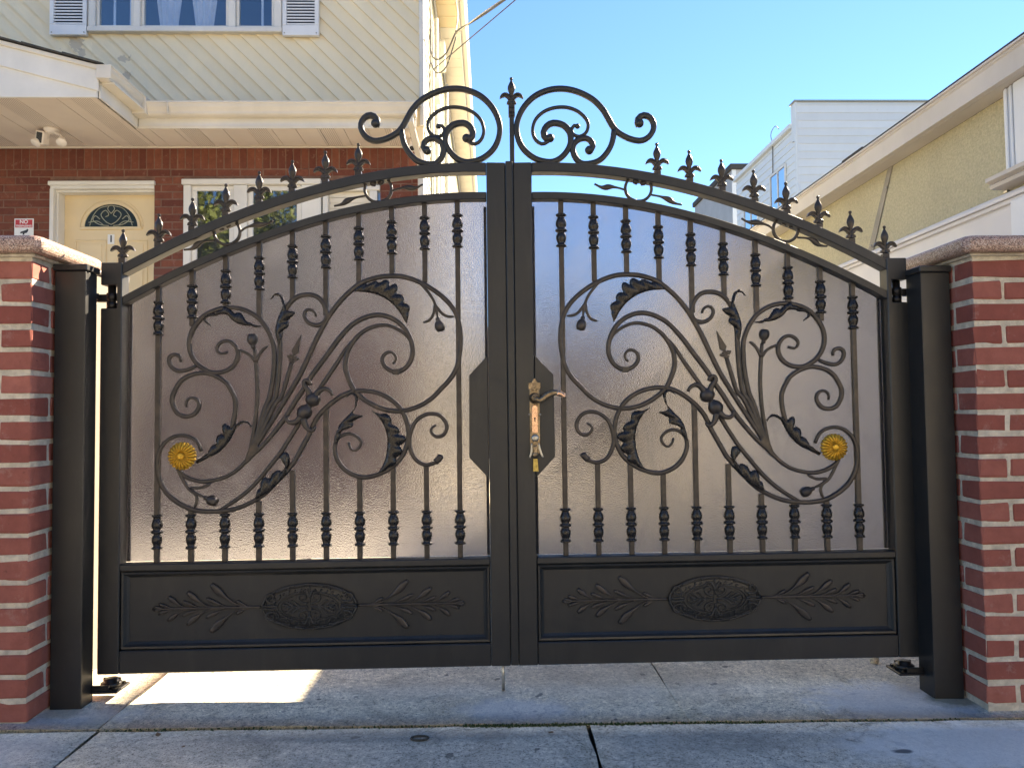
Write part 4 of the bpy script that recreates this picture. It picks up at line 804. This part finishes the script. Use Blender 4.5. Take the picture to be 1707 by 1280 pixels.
# side wall towards the driveway
v, f = [], []; z = 0.0
while z < 5.44:
    k = len(v); z1 = min(z+.102, 5.449); v += [(HX+.012, y_, z) for y_ in (HY+.061, 17)]+[(HX+.002, y_, z1) for y_ in (HY+.061, 17)]+[(HX, y_, z) for y_ in (HY+.061, 17)]
    f += [(k, k+1, k+3, k+2), (k+4, k+5, k+1, k)]; z += .102
tag(obj('side_siding', v, f, SIDESID, H, False, False), kind='stuff')
boxes('house_core', [(HL, HX-.001, HY+.23, 4.44, -.05, 1.0), (HL, HX-.001, 6.0, 17, -.05, 5.45), (-1.64, HX-.001, HY+.23, 6.0, -.05, 5.45), (HL, -1.65, HY+.23, 6.0, 3.35, 3.99)], SIDESID, H)
y = 4.2; k = 0
while y < 17:
    box('side_soffit_panel', HX+.013, -.386, y, y+.246, 5.450, 5.458, DOORC if y+.246 < 6.3 else SOFFIT if False else CREAMTRIM, H, .003); y += .252
boxes('side_fascia', [(-.386, -.368, 4.2, 17, 5.440, 5.58)], WHITE, H, .003); extr('side_gutter', [(-.368+a*.8, 5.475+b) for a, b in KG], 'y', 4.2, 17, GUTTER, H)
box('side_frieze', HX+.013, HX+.030, HY+.062, 17, 5.36, 5.449, WHITE, H, .003)
for yy, r_, zz in ((5.05, .017, 4.9), (5.55, .024, 5.2), (6.1, .020, 4.6), (7.4, .028, 5.30)):
    tube('conduit', [(HX+.014+r_, yy, 0.1), (HX+.014+r_, yy, zz)], r_, PIPE, H, 10)
box('service_box', HX+.014, HX+.10, 6.05, 6.30, 4.95, 5.22, PIPE, H, .01); box('service_box', HX+.014, HX+.085, 5.32, 5.48, 4.22, 4.45, PIPE, H, .01)
for a in (1, 2, 3):
    tube('wall_cable', [(HX+.02, 4.6+.12*a, 5.3), (HX+.035, 4.7+.1*a, 4.7), (HX+.02, 4.65+.16*a, 4.1), (HX+.022, 4.8+.1*a, 3.3), (HX+.02, 4.7+.15*a, 2.0)], .006, CABLE if a != 2 else PIPE, H, 6, .1)
boxes('house_roof', [(HL, -.30, 4.1, 17, 5.60, 5.70)], SHINGLE, H)
# stoop in front of the door
st = thing('stoop', 'brick stoop with steps below the cream front door, seen blurred through the frosted sheet', 'stoop', (-3.5, 3.4, 0))
boxes('landing', [(-4.6, -2.9, 3.2, HY-.001, 0, .93)], WALLB, st, .004); box('landing_slab', -4.63, -2.87, 3.17, HY-.002, .931, .975, APRON, st, .01)
for i in range(4): box('step', -4.3, -3.1, 3.17-.28*(i+1), 3.169-.28*i, 0.02, .93-.185*(i+1), APRON, st, .008)
# things fixed to the house
fl = thing('security_floodlight', 'white security floodlight camera under the porch soffit, two round lamp heads', 'floodlight', (-3.70, 3.84, 3.33))
lathe('mount', [(.001, 0), (.060, 0), (.060, -.012), (.045, -.030), (.020, -.040), (.001, -.040)], 20, LAMPW, fl, (-3.70, 3.84, 3.33)); rpipe('bar', [(-3.745, 3.835, 3.30), (-3.66, 3.835, 3.298), (-3.635, 3.83, 3.27)], .03, .035, LAMPW, fl)
cb = box('camera_box', -.036, .036, -.045, .045, -.056, .052, LAMPW, fl, .014, 3); cb.matrix_parent_inverse = Matrix(); cb.location = (-.068, -.005, -.075); cb.rotation_euler = (.25, .25, 0)
lb = box('camera_face', -.024, .024, -.0475, -.044, -.044, .040, BLK, cb, .002); lb.matrix_parent_inverse = Matrix()
for (x_, y_, z_, ax) in ((-3.790, 3.84, 3.245, (-.30, -.55, -.75)), (-3.605, 3.83, 3.245, (.25, -.6, -.75))):
    h_ = lathe('lamp_head', [(.012, -.01), (.022, .0), (.030, .02), (.036, .045), (.040, .062), (.036, .068), (.001, .070)], 18, LAMPW, fl, (x_, y_, z_), ax)
tube('arm', [(-3.635, 3.832, 3.285), (-3.615, 3.832, 3.262), (-3.605, 3.83, 3.245)], .010, LAMPW, fl, 8, .01); tube('arm', [(-3.77, 3.835, 3.262), (-3.786, 3.838, 3.25)], .010, LAMPW, fl, 8, .01)
sc_ = thing('security_camera', 'small white bullet camera with black lens at the brick corner under the eave', 'camera', (-.715, 4.02, 3.25))
lathe('housing', [(.020, -.10), (.033, -.09), (.036, .0), (.038, .02), (.034, .024), (.001, .022)], 16, LAMPW, sc_, (-.720, 4.03, 3.245), (.02, -.55, -.83)); lathe('lens', [(.001, 0), (.026, 0), (.020, .006), (.001, .008)], 14, BLK, sc_, (-.7195, 4.017, 3.2265), (.02, -.55, -.83)); tube('bracket', [(-.722, 4.07, 3.31), (-.722, 4.09, 3.332)], .016, LAMPW, sc_, 8)
sg = thing('warning_sign', 'red and white no trespassing sign on the brick wall left of the door', 'sign', (-4.172, 4.26, 2.6))
box('plate', -4.256, -4.088, 4.2625, 4.2665, 2.47, 2.690, WHP, sg, .001); box('red_field', -4.246, -4.098, 4.2610, 4.2622, 2.610, 2.680, REDP, sg)
text('wording', 'NO', .046, (-4.172, 4.2602, 2.659), WHP, sg, .0004, bold=.0012); text('wording', 'TRESPASSING', .023, (-4.172, 4.2602, 2.623), WHP, sg, .0004, bold=.0006)
prism('camera_symbol', [(-4.205, 2.556), (-4.198, 2.572), (-4.150, 2.588), (-4.142, 2.598), (-4.132, 2.590), (-4.138, 2.572), (-4.150, 2.560), (-4.165, 2.560), (-4.168, 2.545), (-4.182, 2.545), (-4.180, 2.560)], 4.2608, 4.2622, BLK, sg)
# overhead cables
def cablepts(a, b, sag, n=24):
    a, b = Vector(a), Vector(b); return [a.lerp(b, i/n)-Vector((0, 0, sag*4*(i/n)*(1-i/n))) for i in range(n+1)]
oc1 = thing('overhead_cable', 'twisted service cable with a hanging loop running from the house side up to the right', 'cable', (-.5, 4.75, 4.5), 'overhead cables')
A = (-.365, 4.75, 4.63); B = (6.03, .0, 6.58)
for k in range(2): tube('strand', [p+Vector((0, .012*math.sin(i*1.9+PI*k), .012*math.cos(i*1.9+PI*k))) for i, p in enumerate(cablepts(A, B, .02))], .0095 if k == 0 else .006, CABLE if k == 0 else STEEL, oc1, 6, .05)
tube('drip_loop', [A, (-.47, 4.80, 4.44), (-.58, 4.85, 4.42), (-.625, 4.9, 4.60), (-.622, 5.0, 4.85)], .008, CABLE, oc1, 6, .03); tube('drip_loop', [(-.36, 4.75, 4.59), (-.46, 4.80, 4.32), (-.56, 4.85, 4.28), (-.622, 4.92, 4.42)], .007, CABLE, oc1, 6, .03)
tube('hook', [(-.40, 5.6, 5.46), (-.36, 5.2, 5.05), A], .006, STEEL, oc1, 6, .05)
oc2 = tube('overhead_cable', cablepts((-.62, 5.1, 4.42), (5.88, -.4, 7.17), .02), .0055, CABLE, None, 6, .06); tag(oc2, 'thin single cable running below the twisted one up to the right', 'cable', 'overhead cables')

# ------------------------------------------------------------------ garage on the right
G = thing('garage', 'single storey garage with yellow stucco and white lower wall at the right', 'garage', (3.6, 3.4, 0))
GY0, GY1 = -.05, 7.2; GW = 2.12
boxes('stucco_wall', [(GW, 5.2, GY0, GY1, 1.80, 2.222)], STUCCO, G); boxes('lower_wall', [(GW-.020, 5.2, GY0-.02, GY1+.02, -.06, 1.772)], GWHITE, G)
extr('wall_cap', [(GW-.046, 1.772), (GW-.046, 1.784), (GW-.040, 1.796), (GW-.028, 1.802), (GW+.02, 1.812), (GW+.02, 1.772)], 'y', GY0-.04, GY1, GWHITE, G); box('cap_fillet', GW-.034, GW-.020, GY0-.03, GY1, 1.752, 1.7715, GWHITE, G, .003)
y = GY0-.12
while y < GY1:
    y2 = min(GY1, y+2.4); extr('fascia_board', [(2.000, 2.223), (2.000, 2.236), (2.006, 2.240), (2.006, 2.312), (2.000, 2.318), (2.000, 2.328), (2.030, 2.328), (2.030, 2.223)], 'y', y, y2-.002, GTRIM, G); y += 2.4
box('soffit', 2.031, GW-.001, GY0-.12, GY1, 2.2225, 2.2305, GTRIM, G); boxes('drip_edge', [(1.988, 2.06, GY0-.13, GY1, 2.3285, 2.336)], GWHITE, G, .002)
extr('roof', [(1.990, 2.337), (1.990, 2.345), (3.6, 2.82), (5.3, 2.345), (5.3, 2.337)], 'y', GY0-.13, GY1, SHINGLE, G)
prism('gable', [(2.0, 2.2315), (5.3, 2.2315), (3.6, 2.80)], GY0+.002, GY0+.03, GWHITE, G); 
v = []; 
obj('wall_strip', [(GW-.006, y_, z_) for y_, z_ in ((1.50, 2.221), (1.545, 2.221), (1.80, 1.80), (1.735, 1.80))]+[(GW-.0005, y_, z_) for y_, z_ in ((1.50, 2.221), (1.545, 2.221), (1.80, 1.80), (1.735, 1.80))], [(0, 1, 2, 3), (7, 6, 5, 4), (0, 4, 5, 1), (1, 5, 6, 2), (2, 6, 7, 3), (3, 7, 4, 0)], simple('weathered_strip', (.30, .27, .22), .7, .3, 8), G)
for z_, y_ in ((1.84, 1.745), (2.12, 1.56)): ball('strip_screw', (GW-.008, y_, z_), .006, STEEL, G, 8)
boxes('window_casing', [(GW-.050, GW, .20, .565, 1.875, 2.2215), (GW-.058, GW-.0505, .535, .548, 1.876, 2.220), (GW-.058, GW-.0505, .506, .519, 1.876, 2.220), (GW-.062, GW-.0505, .20, .490, 1.876, 2.220)], SHUT, G, .003)
extr('window_sill', [(GW-.0005, 1.820), (GW-.072, 1.826), (GW-.078, 1.838), (GW-.070, 1.846), (GW-.094, 1.854), (GW-.094, 1.870), (GW-.0005, 1.8745)], 'y', .16, .630, GTRIM, G); box('pilaster', GW-.060, GW-.0205, .18, .535, .02, 1.751, SHUT, G, .004)
boxes('metal_flashing', [(GW-.012, GW-.0005, .566, .585, 1.90, 1.98), (GW-.012, GW-.0005, .615, .635, 1.812, 1.90)], STEEL, G)
box('roof_vent', 2.03, 2.10, 1.66, 1.90, 2.346, 2.385, SHINGLE, G, .006)

# ------------------------------------------------------------------ houses farther back
FX, FY = 8.56, 18.0
FH = thing('white_house', 'tall white sided house with square parapet, beyond the garage roof', 'house', (11.5, 21, 0))
boxes('body', [(FX+.06, 15, FY+.10, 23.2, -.1, 9.02)], FSID, FH); boxes('parapet', [(FX+.001, 15, FY+.02, FY+.30, 8.5, 9.56)], FSID, FH)
z = 4.0
while z < 9.5:
    z1 = min(z+.219, 9.56); extr('siding_board', [(FY-.004, z), (FY+.016, z1), (FY+.0195, z1), (FY+.0195, z)], 'x', FX+.06, 15, FSID, FH); z += .219
boxes('corner_trim', [(FX, FX+.058, FY-.012, FY+.12, 0, 9.56)], FSID, FH, .006); boxes('parapet_cap', [(FX-.04, 15.05, FY-.04, FY+.34, 9.561, 9.61)], STEEL, FH, .01)
v, f = [], []; z = 4.0
while z < 8.9:
    k = len(v); z1 = min(z+.219, 8.92); v += [(FX+.035, y_, z) for y_ in (FY+.121, 23.2)]+[(FX+.056, y_, z1) for y_ in (FY+.121, 23.2)]+[(FX+.058, y_, z) for y_ in (FY+.121, 23.2)]
    f += [(k, k+1, k+3, k+2), (k+4, k+5, k+1, k)]; z += .219
tag(obj('side_siding', v, f, FSID, FH, False, False), kind='stuff')
boxes('side_eave', [(FX-.06, FX+.2, FY+.31, 23.3, 8.93, 9.06)], FSID, FH, .01)
for y0, y1, z0, z1 in ((18.80, 20.02, 6.9, 8.10), (21.1, 22.4, 6.5, 7.75)):
    w_ = boxes('window', [(FX-.01, FX+.034, y0, y1, z1-.07, z1), (FX-.01, FX+.034, y0, y1, z0, z0+.07), (FX-.01, FX+.034, y0, y0+.06, z0+.071, z1-.071), (FX-.01, FX+.034, y1-.06, y1, z0+.071, z1-.071), (FX-.005, FX+.034, (y0+y1)/2-.03, (y0+y1)/2+.03, z0+.071, z1-.071)], WHITE, FH)
    box('pane', FX+.015, FX+.02, y0+.061, y1-.061, z0+.071, z1-.071, m_glass('far_pane', (.15, .25, .4), .75) if y0 < 19 else bpy.data.materials['far_pane'], w_)
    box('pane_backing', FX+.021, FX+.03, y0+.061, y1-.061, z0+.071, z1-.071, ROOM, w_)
tube('roof_wire', [(FX-.02, 19.7, 9.05), (FX-.06, 19.65, 9.3), (FX-.02, 19.4, 9.42), (FX, 19.2, 9.25)], .012, CABLE, FH, 5, .1); tube('wall_cable', [(FX+.02, 19.75, 9.0), (FX+.02, 19.8, 8.1)], .014, CABLE, FH, 5, .2)
RH = thing('grey_house', 'small grey flat roofed house top showing behind the white house', 'house', (12.5, 32, 0))
boxes('body', [(10.72, 15, 30, 36, -.1, 11.6)], simple('grey_render', (.42, .42, .42), .9, .1, 2), RH); boxes('roof_edge', [(10.62, 15.1, 29.9, 36.1, 11.601, 11.85)], SHINGLE, RH, .02); boxes('corner_board', [(10.715, 10.9, 29.985, 29.999, 0, 11.6)], FSID, RH)

bf = thing('back_fence', 'grey brown board fence closing the yard, blurred behind the frosted sheet', 'fence', (1.5, 13.2, 0))
FENC = simple('weathered_board', (.20, .155, .12), .9, .3, 6, .4, 50, .004)
for i in range(46): box('board', -.62+.155*i, -.62+.155*i+.150, 13.2+.004*(i % 3), 13.222+.004*(i % 3), -.1, 2.75+random.uniform(-.01, .01), FENC, bf, .004)
for z_ in (.4, 1.4, 2.4): box('rail', -.62, 6.5, 13.235, 13.28, z_, z_+.09, FENC, bf, .004)
# ------------------------------------------------------------------ trees
def branch_tree(name, base, height, label, cat, seed, leaves=0, spread=.5, lv=6, tw=.006, r0=.16):
    R = random.Random(seed); t = thing(name, label, cat, base); TV, TF = [], []; BV, BF2 = [], []; tips = []
    def seg(V, F, a, b, ra, rb, n):
        d = (b-a).normalized(); u = d.cross(Vector((.3, .9, .2))).normalized(); w = d.cross(u); k = len(V)
        for p, r in ((a, ra), (b, rb)):
            for j in range(n): th = 2*PI*j/n; V.append(p+u*r*math.cos(th)+w*r*math.sin(th))
        for j in range(n): F.append((k+j, k+(j+1) % n, k+n+(j+1) % n, k+n+j))
    def grow(p, d, L, r, lev):
        V, F = (TV, TF) if lev >= lv-1 else (BV, BF2); n = 8 if lev >= lv-1 else (5 if lev > 2 else 3); q = p; dd = d
        for i in range(3):
            dd = (dd+Vector((R.uniform(-.16, .16), R.uniform(-.16, .16), R.uniform(-.05, .12)))).normalized(); q2 = q+dd*L/3; ra, rb = r*(1-.1*i), r*(1-.1*(i+1)); seg(V, F, q, q2, ra, rb, n); q = q2
            if lev > 0 and lev < lv and i < 2 and R.random() < .75: child(q, dd, L*.7, rb*.55, lev-1)
        if lev == 0: tips.append(q); return
        for _ in range(3 if lev > 1 else 2): child(q, dd, L*.80, r*.62, lev-1)
        tips.append(q)
    def child(p, d, L, r, lev):
        a = Vector((R.uniform(-1, 1), R.uniform(-1, 1), R.uniform(-.2, .8))).normalized(); grow(p, (d*(1-spread)+a*spread+Vector((0, 0, .12))).normalized(), L*R.uniform(.8, 1.1), max(tw, r), max(0, lev))
    grow(Vector(base), Vector((0, 0, 1)), height*.36, r0, lv)
    obj('trunk', TV, TF, BARK, t, True, False); obj('crown_twigs', BV, BF2, BARK, t, False, False)
    if leaves:
        V, F = [], []
        for _ in range(leaves):
            c = R.choice(tips)+Vector((R.gauss(0, .32), R.gauss(0, .32), R.gauss(0, .28))); a = Vector((R.uniform(-1, 1), R.uniform(-1, 1), R.uniform(-1, 1))).normalized(); b = a.cross(Vector((R.uniform(-1, 1), R.uniform(-1, 1), 1))).normalized(); s = R.uniform(.08, .16); k = len(V)
            V += [c-a*s, c+b*s*.5, c+a*s, c-b*s*.5]; F.append((k, k+1, k+2, k+3))
        obj('crown', V, F, LEAFM, t, False, False)
    return t
branch_tree('bare_tree', (3.1, 28, -.1), 5.6, 'bare leafless tree far behind the gate, twigs against the sky', 'tree', 3, 0, .5, 5, .012, .17)
branch_tree('street_tree', (-7.5, -12.5, -.1), 7.2, 'leafy street tree across the road, mirrored in the ground floor windows', 'tree', 11, 9000, .5, 5, .012, .16)
branch_tree('street_tree', (1.8, -13.5, -.1), 7.5, 'leafy street tree across the road opposite the garage', 'tree', 5, 8000, .5, 5, .012, .15)

# ------------------------------------------------------------------ small things on the ground
R = random.Random(4)
V, F = [], []
for _ in range(900):
    x = R.choice((R.uniform(-.15, .75), R.uniform(-.15, .45), R.uniform(-1.2, 1.3))); y = -.228+R.gauss(0, .0045); s = R.uniform(.0015, .005); k = len(V); z = gz(x)-.006
    V += [(x-s, y, z), (x+s*.6, y-s, z), (x+s*.5, y+s, z), (x, y, z+s*R.uniform(.6, 1.8))]; F += [(0+k, 1+k, 3+k), (1+k, 2+k, 3+k), (2+k, 0+k, 3+k)]
tag(obj('moss', V, F, MOSS, None, False, False), 'green moss in the joint between driveway and sidewalk', 'moss', kind='stuff')
def dleaf(x, y, s, rz, label):
    P = [(0, -.6, .10), (.25, -.35, .16), (.42, 0, .05), (.2, .35, .14), (0, .62, .22), (-.22, .34, .10), (-.38, 0, .18), (-.24, -.36, .06), (0, 0, .02)]; c, d = math.cos(rz), math.sin(rz)
    v = [(x+s*(a*c-b*d), y+s*(a*d+b*c), gz(x)+.002+s*h) for a, b, h in P]; f = [(i, (i+1) % 8, 8) for i in range(8)]; k = 9; v += [(p[0], p[1], p[2]-.0012) for p in v]; f += [tuple(k+q for q in g_[::-1]) for g_ in f]
    tag(obj('fallen_leaf', v, f, DEADL, None, False, False), label, 'leaf', 'fallen leaves on the concrete')
dleaf(-1.00, -.278, .020, .6, 'curled brown leaf on the sidewalk in front of the left gate leaf'); dleaf(.093, -.296, .014, 1.9, 'small brown leaf beside the mossy joint near the gate middle'); dleaf(-.90, -.355, .010, 2.6, 'tiny brown leaf scrap low on the left sidewalk slab')
# flattened bottle cap ring and pebble
tag(tube('wire_ring', [(-.270+.024*math.cos(i*.55), -.325+.014*math.sin(i*.55), gz(-.27)+.004) for i in range(12)], .0028, JOINTM, None, 6, .006), 'dark crushed ring of rubber lying on the sidewalk', 'litter')
pb = ball('pebble', (1.30, .26, gz(1.3)+.012), .018, APRON, None, 9, .8); tag(pb, 'pale pebble on the driveway by the right gate pivot', 'stone')

# ------------------------------------------------------------------ unseen houses across the street, added to bounce sunlight; mirrored in the windows
def fill_row_house(x0, x1, h, mat, label):
    t = thing('opposite_fill_house', label, 'house', ((x0+x1)/2, -20, -.1), 'row houses added across the street for sun bounce')
    box('wall', x0, x1, -27, -17.5, -.12, h, mat, t); boxes('cornice', [(x0, x1, -17.499, -17.2, h-.35, h-.05), (x0, x1, -17.499, -17.1, h-.049, h+.12)], WHITE, t, .01)
    d = box('door', x0+.7, x0+1.65, -17.499, -17.45, .9, 3.0, ROOM, t); boxes('door_frame', [(x0+.6, x0+.699, -17.499, -17.4, .9, 3.1), (x0+1.651, x0+1.75, -17.499, -17.4, .9, 3.1), (x0+.6, x0+1.75, -17.499, -17.4, 3.101, 3.2)], WHITE, t)
    for i in range(4): box('step', x0+.5, x0+1.85, -17.499+.3*i, -17.2+.3*i, -.12, .9-.25*i, WALK, t)
    for z0 in (1.3, 4.4):
        for k in range(3):
            a = x0+.7+k*1.75+(.0 if z0 > 4 else .0)
            if z0 < 4 and k == 0: continue
            w = boxes('window', [(a-.08, a+1.08, -17.499, -17.42, z0-.1, z0), (a-.08, a+1.08, -17.499, -17.42, z0+1.6, z0+1.72), (a-.08, a, -17.499, -17.42, z0+.001, z0+1.599), (a+1.0, a+1.08, -17.499, -17.42, z0+.001, z0+1.599)], WHITE, t); box('pane', a+.001, a+.999, -17.499, -17.48, z0+.001, z0+1.599, ROOM, w)
OC = [simple('opposite_cream', (.62, .55, .43), .85, .1, 1), simple('opposite_buff_brick', (.45, .33, .22), .9, .15, 2), simple('opposite_white', (.68, .66, .60), .8, .08, 1), simple('opposite_tan', (.52, .43, .31), .85, .12, 1)]
for i, (m_, nm) in enumerate(((2, 'white'), (1, 'buff brick'), (0, 'cream'), (2, 'pale'), (3, 'tan'), (0, 'ivory'))):
    fill_row_house(-19+6.3*i, -12.75+6.3*i, 7.0+(.3, 0, .5, .2, .1, .4)[i], OC[m_], nm+' row house across the street, added behind the viewer to bounce sunlight')
tag(obj('far_pavement', [(-60, -17.4, -.05), (60, -17.4, -.05), (60, -14.1, -.05), (-60, -14.1, -.05)], [(0, 1, 2, 3)], WALK, None, False, False), kind='structure')
